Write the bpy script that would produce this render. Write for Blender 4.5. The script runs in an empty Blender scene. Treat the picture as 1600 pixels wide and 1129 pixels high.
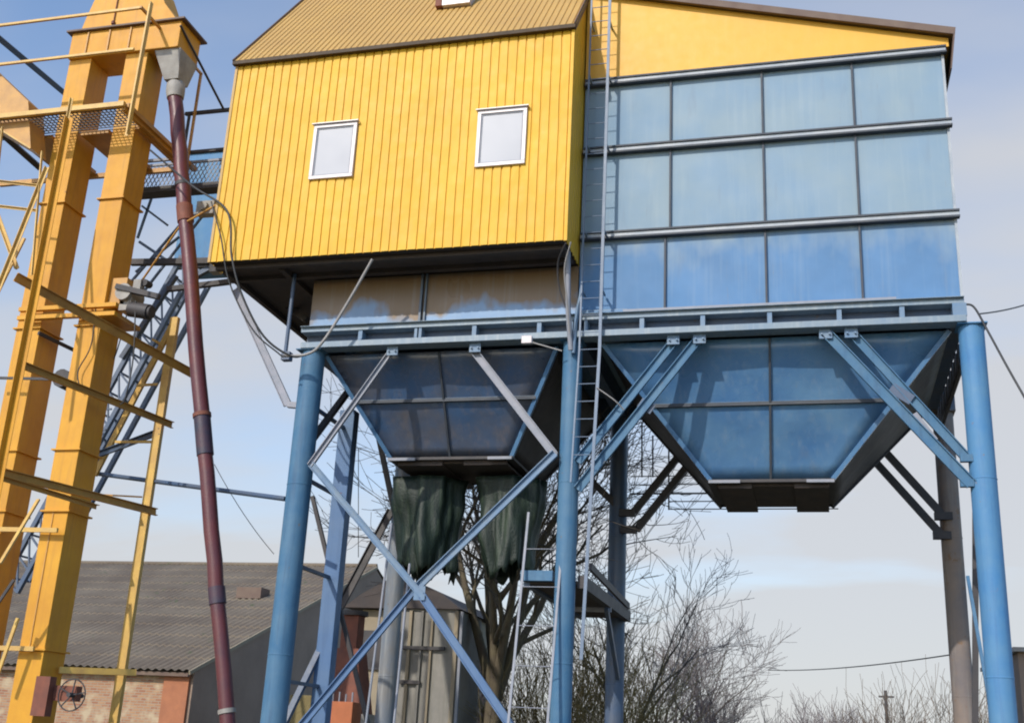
import bpy, math, random
from mathutils import Vector, Matrix, noise
R = math.radians
sc = bpy.context.scene
col = sc.collection

# ------------------------------------------------------------------ camera
CAM = Vector((0, 0, 1.6))
F, PITCH, YAW, ROLL = 1803.5, 0.32433, 0.26874, 0.0517       # focal length in pixels of the 1600 px photo
fwd = Vector((-math.sin(YAW) * math.cos(PITCH), math.cos(YAW) * math.cos(PITCH), math.sin(PITCH)))
rt0 = Vector((math.cos(YAW), math.sin(YAW), 0)); up0 = rt0.cross(fwd)
rt = math.cos(ROLL) * rt0 + math.sin(ROLL) * up0
up = -math.sin(ROLL) * rt0 + math.cos(ROLL) * up0
cd = bpy.data.cameras.new("Camera"); cam = bpy.data.objects.new("Camera", cd); col.objects.link(cam)
cd.sensor_fit = 'HORIZONTAL'; cd.sensor_width = 36; cd.lens = 36 * F / 1600
cd.clip_start = 0.1; cd.clip_end = 2000
cam.matrix_world = Matrix(((rt.x, up.x, -fwd.x, CAM.x), (rt.y, up.y, -fwd.y, CAM.y), (rt.z, up.z, -fwd.z, CAM.z), (0, 0, 0, 1)))
sc.camera = cam

# ------------------------------------------------------------------ light
SUN_AZ, SUN_EL = R(22), R(35)
world = bpy.data.worlds.new("World"); sc.world = world; world.use_nodes = True
wn, wl = world.node_tree.nodes, world.node_tree.links
wn.clear()
sky = wn.new('ShaderNodeTexSky'); sky.sky_type = 'NISHITA'; sky.sun_disc = False
sky.sun_elevation = SUN_EL; sky.sun_rotation = math.pi + SUN_AZ
sky.air_density = 1.0; sky.dust_density = 0.8; sky.ozone_density = 2.2
bg = wn.new('ShaderNodeBackground'); bg.inputs[1].default_value = 0.15
out = wn.new('ShaderNodeOutputWorld')
tc = wn.new('ShaderNodeTexCoord')
sep = wn.new('ShaderNodeSeparateXYZ'); wl.new(tc.outputs['Generated'], sep.inputs[0])
def wm(op, a, b, clamp=False):
    m = wn.new('ShaderNodeMath'); m.operation = op; m.use_clamp = clamp
    for i, v in enumerate((a, b)):
        if isinstance(v, (int, float)): m.inputs[i].default_value = v
        else: wl.new(v, m.inputs[i])
    return m.outputs[0]
zz = wm('MAXIMUM', sep.outputs[2], 0.0)
den = wm('ADD', zz, 0.22)
cx = wm('DIVIDE', sep.outputs[0], den); cy = wm('DIVIDE', sep.outputs[1], den)
comb = wn.new('ShaderNodeCombineXYZ'); wl.new(cx, comb.inputs[0]); wl.new(cy, comb.inputs[1])
n1 = wn.new('ShaderNodeTexNoise'); n1.inputs['Scale'].default_value = 1.15; n1.inputs['Detail'].default_value = 5; n1.inputs['Roughness'].default_value = 0.5
mp = wn.new('ShaderNodeMapping'); mp.inputs['Location'].default_value = (3.3, 1.7, 0); mp.inputs['Scale'].default_value = (0.8, 1.5, 1)
wl.new(comb.outputs[0], mp.inputs[0]); wl.new(mp.outputs[0], n1.inputs['Vector'])
cr = wn.new('ShaderNodeValToRGB'); cr.color_ramp.elements[0].position = 0.36; cr.color_ramp.elements[1].position = 0.66
wl.new(n1.outputs[0], cr.inputs[0])
low = wm('SUBTRACT', 1.0, wm('MULTIPLY', zz, 1.9), True)           # a whiter, veiled horizon
cov = wm('ADD', wm('MULTIPLY', cr.outputs[0], 0.62), wm('MULTIPLY', low, 0.85), True)
east = wm('MULTIPLY', wm('ADD', wm('MULTIPLY', sep.outputs[0], 1.0), 0.14), 1.25, True)   # thin cloud sheet lies to the right
cov = wm('ADD', cov, east, True)
bank = wm('MULTIPLY', wm('SUBTRACT', sep.outputs[1], 0.25), 3.2, True)            # cloud kept to the view side; unseen sky behind left clear to cut ambient
bank2 = wm('MULTIPLY', wm('SUBTRACT', 0.62, sep.outputs[0]), 4.0, True)  # unseen sky on the right left clear to darken right-hand faces
cov = wm('MULTIPLY', cov, wm('MULTIPLY', bank, bank2))
mixc = wn.new('ShaderNodeMix'); mixc.data_type = 'RGBA'
wl.new(wm('MULTIPLY', cov, 0.93), mixc.inputs['Factor']); hs_ = wn.new('ShaderNodeHueSaturation'); hs_.inputs['Saturation'].default_value = 1.12; hs_.inputs['Value'].default_value = 1.5; wl.new(sky.outputs[0], hs_.inputs['Color']); wl.new(hs_.outputs[0], mixc.inputs[6])
mixc.inputs[7].default_value = (4.35, 4.38, 4.5, 1)
wl.new(mixc.outputs[2], bg.inputs[0]); wl.new(bg.outputs[0], out.inputs[0])

sd = bpy.data.lights.new("Sun", 'SUN'); sd.energy = 3.5; sd.angle = R(0.6); sd.color = (1.0, 0.94, 0.84)
so = bpy.data.objects.new("Sun", sd); col.objects.link(so)
so.rotation_euler = Vector((math.sin(SUN_AZ), math.cos(SUN_AZ), -math.tan(SUN_EL))).to_track_quat('-Z', 'Y').to_euler()
so.location = (-10, -20, 30)
vs = sc.view_settings
vs.view_transform = 'Standard'; vs.look = 'None'; vs.gamma = 1; vs.exposure = 0.0
sc.render.engine = 'CYCLES'; sc.cycles.filter_width = 2.0

# ------------------------------------------------------------------ helpers
def at(px, py, Y):
    """world point on the plane y = Y seen at that pixel of the 1600 px photo"""
    d = rt * (px - 800) - up * (py - 564.5) + fwd * F
    return CAM + d * (Y / d.y)
def atz(px, py, z):
    d = rt * (px - 800) - up * (py - 564.5) + fwd * F
    return CAM + d * ((z - CAM.z) / d.z)
V = Vector
ORG = {}
def tag(o, label=None, cat=None, group=None, kind=None):
    for k, v in (('label', label), ('category', cat), ('group', group), ('kind', kind)):
        if v: o[k] = v
    return o
def thing(name, label, cat, loc, group=None):
    o = bpy.data.objects.new(name, None); o.empty_display_size = 0.3; col.objects.link(o)
    o.location = loc; ORG[o.name] = V(loc)
    return tag(o, label, cat, group)

class MB:
    def __init__(s): s.v = []; s.f = []; s.sm = []
    def add(s, vs_, fs, smooth=False):
        b = len(s.v); s.v += [V(p) for p in vs_]
        for f in fs: s.f.append([i + b for i in f]); s.sm.append(smooth)
        return s
    def box(s, x0, x1, y0, y1, z0, z1):
        return s.add([(x0, y0, z0), (x1, y0, z0), (x1, y1, z0), (x0, y1, z0), (x0, y0, z1), (x1, y0, z1), (x1, y1, z1), (x0, y1, z1)],
                     [(0, 3, 2, 1), (4, 5, 6, 7), (0, 1, 5, 4), (1, 2, 6, 5), (2, 3, 7, 6), (3, 0, 4, 7)])
    def hexa(s, bot, top):
        return s.add(list(bot) + list(top), [(0, 3, 2, 1), (4, 5, 6, 7), (0, 1, 5, 4), (1, 2, 6, 5), (2, 3, 7, 6), (3, 0, 4, 7)])
    def sweep(s, p, q, poly, ref=(0, -1, 0)):
        p = V(p); q = V(q); d = (q - p).normalized(); ref = V(ref)
        v = (ref - d * ref.dot(d))
        if v.length < 1e-3: ref = V((1, 0, 0)); v = ref - d * ref.dot(d)
        v.normalize(); u = d.cross(v)
        n = len(poly)
        a = [p + u * x + v * y for x, y in poly] + [q + u * x + v * y for x, y in poly]
        f = [(i, (i + 1) % n, (i + 1) % n + n, i + n) for i in range(n)] + [tuple(range(n - 1, -1, -1)), tuple(range(n, 2 * n))]
        return s.add(a, f)
    def bar(s, p, q, w, h=None, ref=(0, -1, 0)):
        h = h or w; return s.sweep(p, q, [(-w / 2, -h / 2), (w / 2, -h / 2), (w / 2, h / 2), (-w / 2, h / 2)], ref)
    def chan(s, p, q, w=0.14, f=0.06, t=0.014, ref=(0, -1, 0)):
        return s.sweep(p, q, [(-w / 2, 0), (w / 2, 0), (w / 2, f), (w / 2 - t, f), (w / 2 - t, t), (-w / 2 + t, t), (-w / 2 + t, f), (-w / 2, f)], ref)
    def angle(s, p, q, w=0.09, t=0.012, ref=(0, -1, 0)):
        return s.sweep(p, q, [(-w / 2, 0), (w / 2, 0), (w / 2, t), (-w / 2 + t, t), (-w / 2 + t, w), (-w / 2, w)], ref)
    def tube(s, pts, r, n=10, caps=True):
        pts = [V(p) for p in pts]; m = len(pts)
        rs = r if isinstance(r, (list, tuple)) else [r] * m
        b = []; prev = None
        for i, p in enumerate(pts):
            d = (pts[min(i + 1, m - 1)] - pts[max(i - 1, 0)])
            d = d.normalized() if d.length > 1e-9 else V((0, 0, 1))
            if prev is None:
                a = V((0, 0, 1)) if abs(d.z) < 0.9 else V((1, 0, 0)); x = d.cross(a).normalized()
            else:
                x = prev - d * prev.dot(d)
                x = x.normalized() if x.length > 1e-6 else d.orthogonal().normalized()
            prev = x; y = d.cross(x)
            b += [p + (x * math.cos(2 * math.pi * k / n) + y * math.sin(2 * math.pi * k / n)) * rs[i] for k in range(n)]
        f = [(i * n + k, i * n + (k + 1) % n, (i + 1) * n + (k + 1) % n, (i + 1) * n + k) for i in range(m - 1) for k in range(n)]
        s.add(b, f, True)
        if caps: s.add(b[:n], [tuple(range(n - 1, -1, -1))]); s.add(b[-n:], [tuple(range(n))])
        return s
    def prism(s, poly, y0, y1):                                     # outline in x,z pushed through y
        n = len(poly)
        a = [(x, y0, z) for x, z in poly] + [(x, y1, z) for x, z in poly]
        return s.add(a, [(i, (i + 1) % n, (i + 1) % n + n, i + n) for i in range(n)] + [tuple(range(n - 1, -1, -1)), tuple(range(n, 2 * n))])
    def quad(s, a, b, c, d): return s.add([a, b, c, d], [(0, 1, 2, 3)])
    def build(s, name, mat, parent=None, label=None, bevel=0, solid=0):
        me = bpy.data.meshes.new(name)
        org = ORG.get(parent.name, V((0, 0, 0))) if parent else V((0, 0, 0))
        me.from_pydata([tuple(p - org) for p in s.v], [], s.f)
        me.polygons.foreach_set('use_smooth', s.sm)
        me.materials.append(mat); me.update()
        import bmesh
        bm = bmesh.new(); bm.from_mesh(me); bmesh.ops.recalc_face_normals(bm, faces=bm.faces); bm.to_mesh(me); bm.free()
        o = bpy.data.objects.new(name, me); col.objects.link(o)
        if parent: o.parent = parent
        ORG[o.name] = org
        if label: o['label'] = label
        if bevel:
            m = o.modifiers.new('b', 'BEVEL'); m.width = bevel; m.segments = 2; m.limit_method = 'ANGLE'
        if solid:
            m = o.modifiers.new('s', 'SOLIDIFY'); m.thickness = solid; m.offset = 0
        return o

def curve(pts, n=8):
    pts = [V(p) for p in pts]; P = [pts[0] * 2 - pts[1]] + pts + [pts[-1] * 2 - pts[-2]]; o = []
    for i in range(1, len(P) - 2):
        for k in range(n):
            t = k / n; a, b, c, d = P[i - 1:i + 3]
            o.append(0.5 * ((2 * b) + (c - a) * t + (2 * a - 5 * b + 4 * c - d) * t * t + (3 * b - a - 3 * c + d) * t ** 3))
    return o + [pts[-1]]
def sag(p, q, s, n=14):
    p, q = V(p), V(q); return [p.lerp(q, i / n) - V((0, 0, s * 4 * (i / n) * (1 - i / n))) for i in range(n + 1)]

# ------------------------------------------------------------------ materials
def newmat(name):
    m = bpy.data.materials.new(name); m.use_nodes = True
    nt = m.node_tree; return m, nt, nt.nodes['Principled BSDF']
def paint(name, c1, c2=None, rough=0.45, worn=None, wear=0.0, streak=0.0, streak_c=(0.5, 0.5, 0.48), bump=0.15, scale=2.0, metal=0.0, bscale=30, spec=0.5):
    """weathered paint: two-tone patches, rust or bare spots by noise, vertical streaks"""
    m, nt, b = newmat(name); N, L = nt.nodes, nt.links
    c2 = c2 or tuple(x * 0.75 for x in c1); worn = worn or (0.12, 0.055, 0.03)
    t = N.new('ShaderNodeTexCoord')
    def nz(sc_, det, vec=None, loc=(0, 0, 0), s=(1, 1, 1), rgh=0.6):
        mp = N.new('ShaderNodeMapping'); mp.inputs['Scale'].default_value = s; mp.inputs['Location'].default_value = loc
        L.new(t.outputs['Object'], mp.inputs[0]); n = N.new('ShaderNodeTexNoise')
        n.inputs['Scale'].default_value = sc_; n.inputs['Detail'].default_value = det; n.inputs['Roughness'].default_value = rgh
        L.new(mp.outputs[0], n.inputs['Vector']); return n.outputs[0]
    def ramp(v, a, bb):
        r = N.new('ShaderNodeMapRange'); r.inputs[1].default_value = a; r.inputs[2].default_value = bb; L.new(v, r.inputs[0]); return r.outputs[0]
    def mix(fac, a, bb):
        x = N.new('ShaderNodeMix'); x.data_type = 'RGBA'; L.new(fac, x.inputs['Factor'])
        for i, v in ((6, a), (7, bb)):
            if isinstance(v, tuple): x.inputs[i].default_value = (*v[:3], 1)
            else: L.new(v, x.inputs[i])
        return x.outputs[2]
    base = mix(ramp(nz(scale, 5), 0.32, 0.68), c1, c2)
    if streak:
        s = ramp(nz(3.0, 4, s=(3.5, 3.5, 0.28), loc=(7, 3, 1)), 0.5, 0.78)
        mm = N.new('ShaderNodeMath'); mm.operation = 'MULTIPLY'; mm.inputs[1].default_value = streak; L.new(s, mm.inputs[0])
        base = mix(mm.outputs[0], base, streak_c)
    if wear:
        w = ramp(nz(scale * 2.3, 9, loc=(2, 5, 9), rgh=0.72), 0.76 - wear * 0.3, 0.82 - wear * 0.3)
        base = mix(w, base, worn)
    L.new(base, b.inputs['Base Color'])
    rr = N.new('ShaderNodeMapRange'); rr.inputs[3].default_value = rough - 0.08; rr.inputs[4].default_value = rough + 0.15
    L.new(nz(5, 3), rr.inputs[0]); L.new(rr.outputs[0], b.inputs['Roughness'])
    b.inputs['Metallic'].default_value = metal; b.inputs['Specular IOR Level'].default_value = spec
    if bump:
        bp = N.new('ShaderNodeBump'); bp.inputs['Strength'].default_value = bump; bp.inputs['Distance'].default_value = 0.02
        L.new(nz(bscale, 4), bp.inputs['Height']); L.new(bp.outputs[0], b.inputs['Normal'])
    return m

M = {}
M['blue'] = paint('blue_paint', (0.045, 0.135, 0.25), (0.085, 0.175, 0.27), wear=0.42, worn=(0.15, 0.13, 0.12), streak=0.6, streak_c=(0.035, 0.075, 0.14), scale=2.2, spec=0.3, rough=0.55)
M['blue_brace'] = paint('pale_blue_paint', (0.12, 0.21, 0.34), (0.18, 0.24, 0.31), streak=.4, streak_c=(.06, .1, .17), spec=0.3, wear=0.42, worn=(0.13, 0.11, 0.11), scale=3)
M['blue_beam'] = paint('beam_blue_paint', (0.15, 0.22, 0.3), (0.21, 0.26, 0.3), wear=0.35, worn=(0.12, 0.1, 0.09), scale=2.5, streak=.3)
M['bright_blue'] = paint('bright_blue_paint', (0.065, 0.2, 0.4), (0.1, 0.23, 0.38), wear=0.42, worn=(0.2, 0.14, 0.11), streak=0.5, streak_c=(0.05, 0.12, 0.26), scale=2.2, spec=0.3, rough=0.55)
M['lilac'] = paint('lilac_blue_paint', (0.11, 0.18, 0.3), (0.08, 0.155, 0.3), spec=0.3, streak=.4, streak_c=(.05, .09, .17), wear=0.3, scale=1.5)
M['ladder'] = paint('ladder_paint', (0.12, 0.17, 0.25), (0.15, 0.19, 0.26), wear=0.3, worn=(0.12, 0.09, 0.08))
M['dark_blue'] = paint('old_dark_blue_paint', (0.05, 0.09, 0.17), (0.08, 0.1, 0.14), wear=0.45, worn=(0.1, 0.075, 0.06), scale=2)
M['rusty_col'] = paint('rust_stained_blue', (0.24, 0.18, 0.14), (0.15, 0.13, 0.13), wear=0.6, worn=(0.2, 0.12, 0.07), scale=1.6, streak=0.5, streak_c=(0.28, 0.27, 0.25), rough=0.7)
M['rear_col'] = paint('grey_blue_paint', (0.13, 0.17, 0.23), (0.19, 0.18, 0.17), wear=0.45, worn=(0.14, 0.11, 0.09), scale=1.2, streak=.4)
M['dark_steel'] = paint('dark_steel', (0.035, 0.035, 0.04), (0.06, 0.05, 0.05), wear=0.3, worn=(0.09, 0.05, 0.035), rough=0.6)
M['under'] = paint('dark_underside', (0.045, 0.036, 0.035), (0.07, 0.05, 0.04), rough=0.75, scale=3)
M['rib'] = paint('rib_steel', (0.11, 0.15, 0.2), (0.07, 0.09, 0.12), wear=0.4, worn=(0.08, 0.06, 0.05))
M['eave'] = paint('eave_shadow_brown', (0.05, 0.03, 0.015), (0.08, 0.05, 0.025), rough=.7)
M['seam'] = paint('dark_seam', (0.035, 0.045, 0.065), (0.06, 0.065, 0.075), wear=.3, worn=(.12, .09, .07), rough=.6)
M['ribband'] = paint('rib_band_steel', (0.4, 0.42, 0.44), (0.27, 0.31, 0.36), wear=0.3, worn=(0.14, 0.12, 0.11), scale=3)
M['clad'] = paint('yellow_cladding', (0.72, 0.42, 0.028), (0.66, 0.37, 0.025), rough=0.5, spec=0.3, wear=0.05, worn=(0.5, 0.3, 0.06), bump=0.05, streak=0.3, streak_c=(0.56, 0.33, 0.06), scale=1.1)
M['clad_roof'] = paint('yellow_roof_sheet', (0.5, 0.305, 0.085), (0.44, 0.265, 0.08), rough=0.55, bump=0.1, scale=1.0, streak=0.25, streak_c=(0.4, 0.29, 0.12))
M['gable'] = paint('flat_yellow_sheet', (0.72, 0.39, 0.035), (0.67, 0.355, 0.035), rough=0.5, scale=0.7, wear=0.06, worn=(0.3, 0.14, 0.05), streak=0.15, streak_c=(0.7, 0.45, 0.12))
M['trim'] = paint('brown_trim', (0.11, 0.065, 0.05), (0.15, 0.1, 0.07), rough=0.6)
M['elev'] = paint('elevator_yellow', (0.66, 0.325, 0.024), (0.56, 0.255, 0.022), rough=0.5, spec=0.35, wear=0.28, worn=(0.3, 0.13, 0.03), streak=0.55, streak_c=(0.42, 0.19, 0.035), scale=1.6)
M['elev_rail'] = paint('railing_yellow', (0.66, 0.42, 0.1), (0.5, 0.3, 0.09), wear=0.35, worn=(0.16, 0.09, 0.05), scale=4)
M['elev_beam'] = paint('weathered_yellow_beam', (0.56, 0.29, 0.06), (0.4, 0.2, 0.05), wear=0.35, worn=(0.14, 0.07, 0.03), scale=3)
M['red'] = paint('oxide_red_pipe', (0.13, 0.03, 0.03), (0.085, 0.025, 0.033), rough=0.4, wear=0.2, worn=(0.05, 0.035, 0.035), scale=2)
M['navy'] = paint('navy_patch', (0.025, 0.03, 0.055), (0.07, 0.03, 0.045), rough=0.5, scale=3)
M['grey'] = paint('grey_primer', (0.35, 0.33, 0.3), (0.24, 0.22, 0.2), wear=0.3, rough=0.6, scale=4)
M['galv'] = paint('galvanised_steel', (0.2, 0.22, 0.26), (0.27, 0.27, 0.31), rough=0.55, wear=0.25, scale=4)
M['white'] = paint('white_frame', (0.62, 0.55, 0.55), (0.55, 0.49, 0.49), rough=0.35, bump=0.02)
M['black'] = paint('black_rubber', (0.02, 0.02, 0.022), (0.03, 0.03, 0.03), rough=0.5)
M['cable_grey'] = paint('grey_cable', (0.33, 0.31, 0.3), (0.26, 0.25, 0.25), rough=0.6)
M['rust'] = paint('rust_red_metal', (0.22, 0.07, 0.04), (0.14, 0.05, 0.035), rough=0.7, wear=0.3, scale=4)
M['orange'] = paint('orange_paint', (0.45, 0.13, 0.045), (0.36, 0.11, 0.04), rough=0.6, wear=0.15, scale=4)
M['cream'] = paint('cream_render', (0.33, 0.27, 0.19), (0.26, 0.22, 0.16), rough=0.9, wear=0.15, worn=(0.15, 0.12, 0.1), scale=1.5, bump=0.4)
M['beige'] = paint('beige_metal', (0.19, 0.18, 0.165), (0.26, 0.245, 0.22), rough=0.65, wear=0.2, worn=(0.08, 0.06, 0.05), streak=0.4, streak_c=(0.12, 0.12, 0.09), scale=2)
M['brownroof'] = paint('brown_roof', (0.07, 0.055, 0.05), (0.05, 0.042, 0.042), rough=0.8, scale=3)
M['dark_render'] = paint('dark_gable', (0.24, 0.175, 0.135), (0.3, 0.22, 0.17), rough=0.9, bump=0.5, scale=0.8)
M['bark'] = paint('bark', (0.1, 0.085, 0.075), (0.15, 0.13, 0.11), rough=0.95, bump=0.8, scale=3, spec=0.2)
M['bark_moss'] = paint('mossy_bark', (0.17, 0.145, 0.09), (0.1, 0.08, 0.065), rough=0.95, bump=0.9, scale=2, spec=0.2)
M['twig'] = paint('twigs', (0.27, 0.24, 0.235), (0.2, 0.175, 0.17), rough=0.95, bump=0, spec=0.2)
M['twig_tan'] = paint('tan_twigs', (0.2, 0.15, 0.1), (0.14, 0.1, 0.075), rough=0.95, bump=0, spec=0.2)
M['twig_red'] = paint('reddish_twigs', (0.2, 0.14, 0.13), (0.15, 0.11, 0.1), rough=0.95, bump=0, spec=0.2)
M['ground'] = paint('dirt_ground', (0.12, 0.1, 0.07), (0.08, 0.085, 0.045), rough=0.95, bump=0.6, scale=0.2, bscale=6)
M['straw'] = paint('straw', (0.24, 0.19, 0.08), (0.15, 0.12, 0.06), rough=0.95, bump=1.0, scale=1.2, bscale=14, wear=0.3, worn=(0.1, 0.07, 0.04))

def panel_mat(name, faded, strong, split, st_=0.45, rs=0.7, stc=(0.36, 0.42, 0.44), g0=0.6, g1=1.1, rg=(0.55, 0.75), bs=0.2):
    """faded blue sheet steel: paint bleached to grey-blue, streaked; tone runs from strong below to faded above (split = 1)"""
    m, nt, b = newmat(name); N, L = nt.nodes, nt.links
    t = N.new('ShaderNodeTexCoord'); oi = N.new('ShaderNodeObjectInfo')
    def nz(s, det, sc_=(1, 1, 1), rgh=0.55):
        ad = N.new('ShaderNodeVectorMath'); ad.operation = 'ADD'; cm = N.new('ShaderNodeCombineXYZ'); mu = N.new('ShaderNodeMath'); mu.operation = 'MULTIPLY'; mu.inputs[1].default_value = 2.0
        L.new(oi.outputs['Random'], mu.inputs[0]); L.new(mu.outputs[0], cm.inputs[0]); L.new(t.outputs['Object'], ad.inputs[0]); L.new(cm.outputs[0], ad.inputs[1])
        mp = N.new('ShaderNodeMapping'); mp.inputs['Scale'].default_value = sc_; L.new(ad.outputs[0], mp.inputs[0])
        n = N.new('ShaderNodeTexNoise'); n.inputs['Scale'].default_value = s; n.inputs['Detail'].default_value = det; n.inputs['Roughness'].default_value = rgh
        L.new(mp.outputs[0], n.inputs['Vector']); return n.outputs[0]
    def mr(v, a, bb, c=0.0, d=1.0):
        r = N.new('ShaderNodeMapRange'); r.inputs[1].default_value = a; r.inputs[2].default_value = bb; r.inputs[3].default_value = c; r.inputs[4].default_value = d; L.new(v, r.inputs[0]); return r.outputs[0]
    def mix(fac, a, bb):
        x = N.new('ShaderNodeMix'); x.data_type = 'RGBA'
        if isinstance(fac, float): x.inputs['Factor'].default_value = fac
        else: L.new(fac, x.inputs['Factor'])
        for i, v in ((6, a), (7, bb)):
            if isinstance(v, tuple): x.inputs[i].default_value = (*v, 1)
            else: L.new(v, x.inputs[i])
        return x.outputs[2]
    g = N.new('ShaderNodeSeparateXYZ'); L.new(t.outputs['Generated'], g.inputs[0])
    big = nz(0.9, 4)
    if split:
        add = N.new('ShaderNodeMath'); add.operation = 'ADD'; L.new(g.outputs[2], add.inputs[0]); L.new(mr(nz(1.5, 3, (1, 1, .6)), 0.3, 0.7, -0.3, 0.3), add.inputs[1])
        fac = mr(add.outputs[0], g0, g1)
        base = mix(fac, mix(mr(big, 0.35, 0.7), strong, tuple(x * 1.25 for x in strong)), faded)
    else:
        base = mix(mr(big, 0.35, 0.7), faded, strong)
    st = mr(nz(2.4, 5, (4.5, 4.5, 0.22)), 0.52, 0.8, 0.0, st_)
    base = mix(st, base, stc)
    base = mix(mr(nz(1.6, 5, (3, 3, 0.5)), 0.6, 0.8, 0.0, 0.35), base, (0.16, 0.2, 0.26))
    run = mr(nz(3.2, 6, (7, 7, 0.35), 0.7), 0.66, 0.7, 0.0, 0.45); base = mix(run, base, (0.2, 0.19, 0.18))
    rust = mr(nz(5, 10, (1, 1, 1), 0.75), 0.7, 0.74, 0, rs)
    base = mix(rust, base, (0.18, 0.13, 0.1))
    L.new(base, b.inputs['Base Color'])
    L.new(mr(nz(1.3, 3), 0.3, 0.7, *rg), b.inputs['Roughness'])
    b.inputs['Specular IOR Level'].default_value = 0.5 if bs > .5 else 0.35
    bp = N.new('ShaderNodeBump'); bp.inputs['Strength'].default_value = bs; bp.inputs['Distance'].default_value = 0.04; L.new(nz(1.1, 3), bp.inputs['Height']); L.new(bp.outputs[0], b.inputs['Normal'])
    return m
M['panel'] = panel_mat('faded_blue_sheet', (0.24, 0.32, 0.38), (0.19, 0.29, 0.4), 0, 0.25)
M['panel_low'] = panel_mat('stronger_blue_sheet', (0.24, 0.31, 0.37), (0.085, 0.185, 0.34), 1, 0.15)
M['panel_left'] = panel_mat('left_bin_sheet', (0.21, 0.14, 0.08), (0.17, 0.27, 0.42), 1, 0.15, g0=0.22, g1=0.42, rg=(0.25, 0.4))  # tan shaded band above lit blue: shade and reflections put into the colour
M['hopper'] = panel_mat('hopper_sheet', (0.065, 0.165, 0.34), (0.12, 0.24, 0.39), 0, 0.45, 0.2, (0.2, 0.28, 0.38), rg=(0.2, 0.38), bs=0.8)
M['hopper_left'] = panel_mat('left_hopper_sheet', (0.05, 0.1, 0.2), (0.11, 0.1, 0.1), 0, 0.3, 0.2, (0.26, 0.19, 0.14), rg=(0.2, 0.38), bs=0.8)  # brown patches and streaks are reflections put into the sheet colour

def cloth_mat():
    m = paint('green_tarpaulin', (0.005, 0.012, 0.008), (0.008, 0.02, 0.012), rough=0.5, streak=0.7, streak_c=(0.06, 0.085, 0.05), scale=2.5, bump=0.6, wear=.3, worn=(.06, .06, .045))
    return m
M['cloth'] = cloth_mat()
def glass_mat():
    m, nt, b = newmat('curtained_pane'); N, L = nt.nodes, nt.links
    n = N.new('ShaderNodeTexNoise'); n.inputs['Scale'].default_value = 1.2; t = N.new('ShaderNodeTexCoord'); L.new(t.outputs['Object'], n.inputs['Vector'])
    x = N.new('ShaderNodeMix'); x.data_type = 'RGBA'; L.new(n.outputs[0], x.inputs['Factor']); x.inputs[6].default_value = (0.34, 0.35, 0.38, 1); x.inputs[7].default_value = (0.5, 0.5, 0.52, 1)
    L.new(x.outputs[2], b.inputs['Base Color']); b.inputs['Roughness'].default_value = 0.08; b.inputs['Coat Weight'].default_value = 0.6
    return m
M['pane'] = glass_mat()
def brick_mat():
    m, nt, b = newmat('old_brick'); N, L = nt.nodes, nt.links
    t = N.new('ShaderNodeTexCoord'); s = N.new('ShaderNodeSeparateXYZ'); c = N.new('ShaderNodeCombineXYZ')
    L.new(t.outputs['Object'], s.inputs[0]); L.new(s.outputs[0], c.inputs[0]); L.new(s.outputs[2], c.inputs[1])
    k = N.new('ShaderNodeTexBrick'); k.inputs['Scale'].default_value = 1.0; k.inputs['Brick Width'].default_value = 0.26; k.inputs['Row Height'].default_value = 0.085
    k.inputs['Mortar Size'].default_value = 0.012; k.inputs['Color1'].default_value = (0.3, 0.13, 0.075, 1); k.inputs['Color2'].default_value = (0.42, 0.24, 0.13, 1); k.inputs['Mortar'].default_value = (0.33, 0.27, 0.2, 1)
    L.new(c.outputs[0], k.inputs['Vector'])
    n = N.new('ShaderNodeTexNoise'); n.inputs['Scale'].default_value = 2.2; n.inputs['Detail'].default_value = 7; L.new(c.outputs[0], n.inputs['Vector'])
    r = N.new('ShaderNodeMapRange'); r.inputs[1].default_value = 0.5; r.inputs[2].default_value = 0.66; L.new(n.outputs[0], r.inputs[0])
    x = N.new('ShaderNodeMix'); x.data_type = 'RGBA'; L.new(r.outputs[0], x.inputs['Factor']); L.new(k.outputs[0], x.inputs[6]); x.inputs[7].default_value = (0.46, 0.36, 0.24, 1)
    L.new(x.outputs[2], b.inputs['Base Color']); b.inputs['Roughness'].default_value = 0.9
    bp = N.new('ShaderNodeBump'); bp.inputs['Strength'].default_value = 0.6; bp.inputs['Distance'].default_value = 0.02; L.new(k.outputs[1], bp.inputs['Height']); bp.invert = True; L.new(bp.outputs[0], b.inputs['Normal'])
    return m
M['brick'] = brick_mat()
M['orange_brick'] = paint('orange_brick_pier', (0.4, 0.16, 0.08), (0.32, 0.13, 0.07), rough=0.9, wear=0.2, worn=(0.5, 0.4, 0.3), scale=4, bump=0.5)
M['slate'] = paint('asbestos_sheet', (0.13, 0.1, 0.075), (0.21, 0.17, 0.125), rough=0.9, scale=0.45, wear=0.5, worn=(0.1, 0.11, 0.06), streak=0.5, streak_c=(0.11, 0.1, 0.08), bump=0.5, bscale=5)

# ------------------------------------------------------------------ ground
g = MB(); NG = 40
vs2 = []; 
g.add([(-600, -200, 0), (600, -200, 0), (600, 900, 0), (-600, 900, 0)], [(0, 1, 2, 3)])
tag(g.build('ground', M['ground']), kind='structure')

# ------------------------------------------------------------------ dimensions of the bin building
X0, XM, X1 = -8.82, -3.84, 2.32          # left bin / divide / right bin
YF, YB = 18.05, 22.75                    # front and back of the bins
ZB = 8.2                                 # underside of the main beams
CX = (-8.65, -3.9, 2.4)                  # column lines
CYF, CYB = 18.0, 22.8

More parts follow.
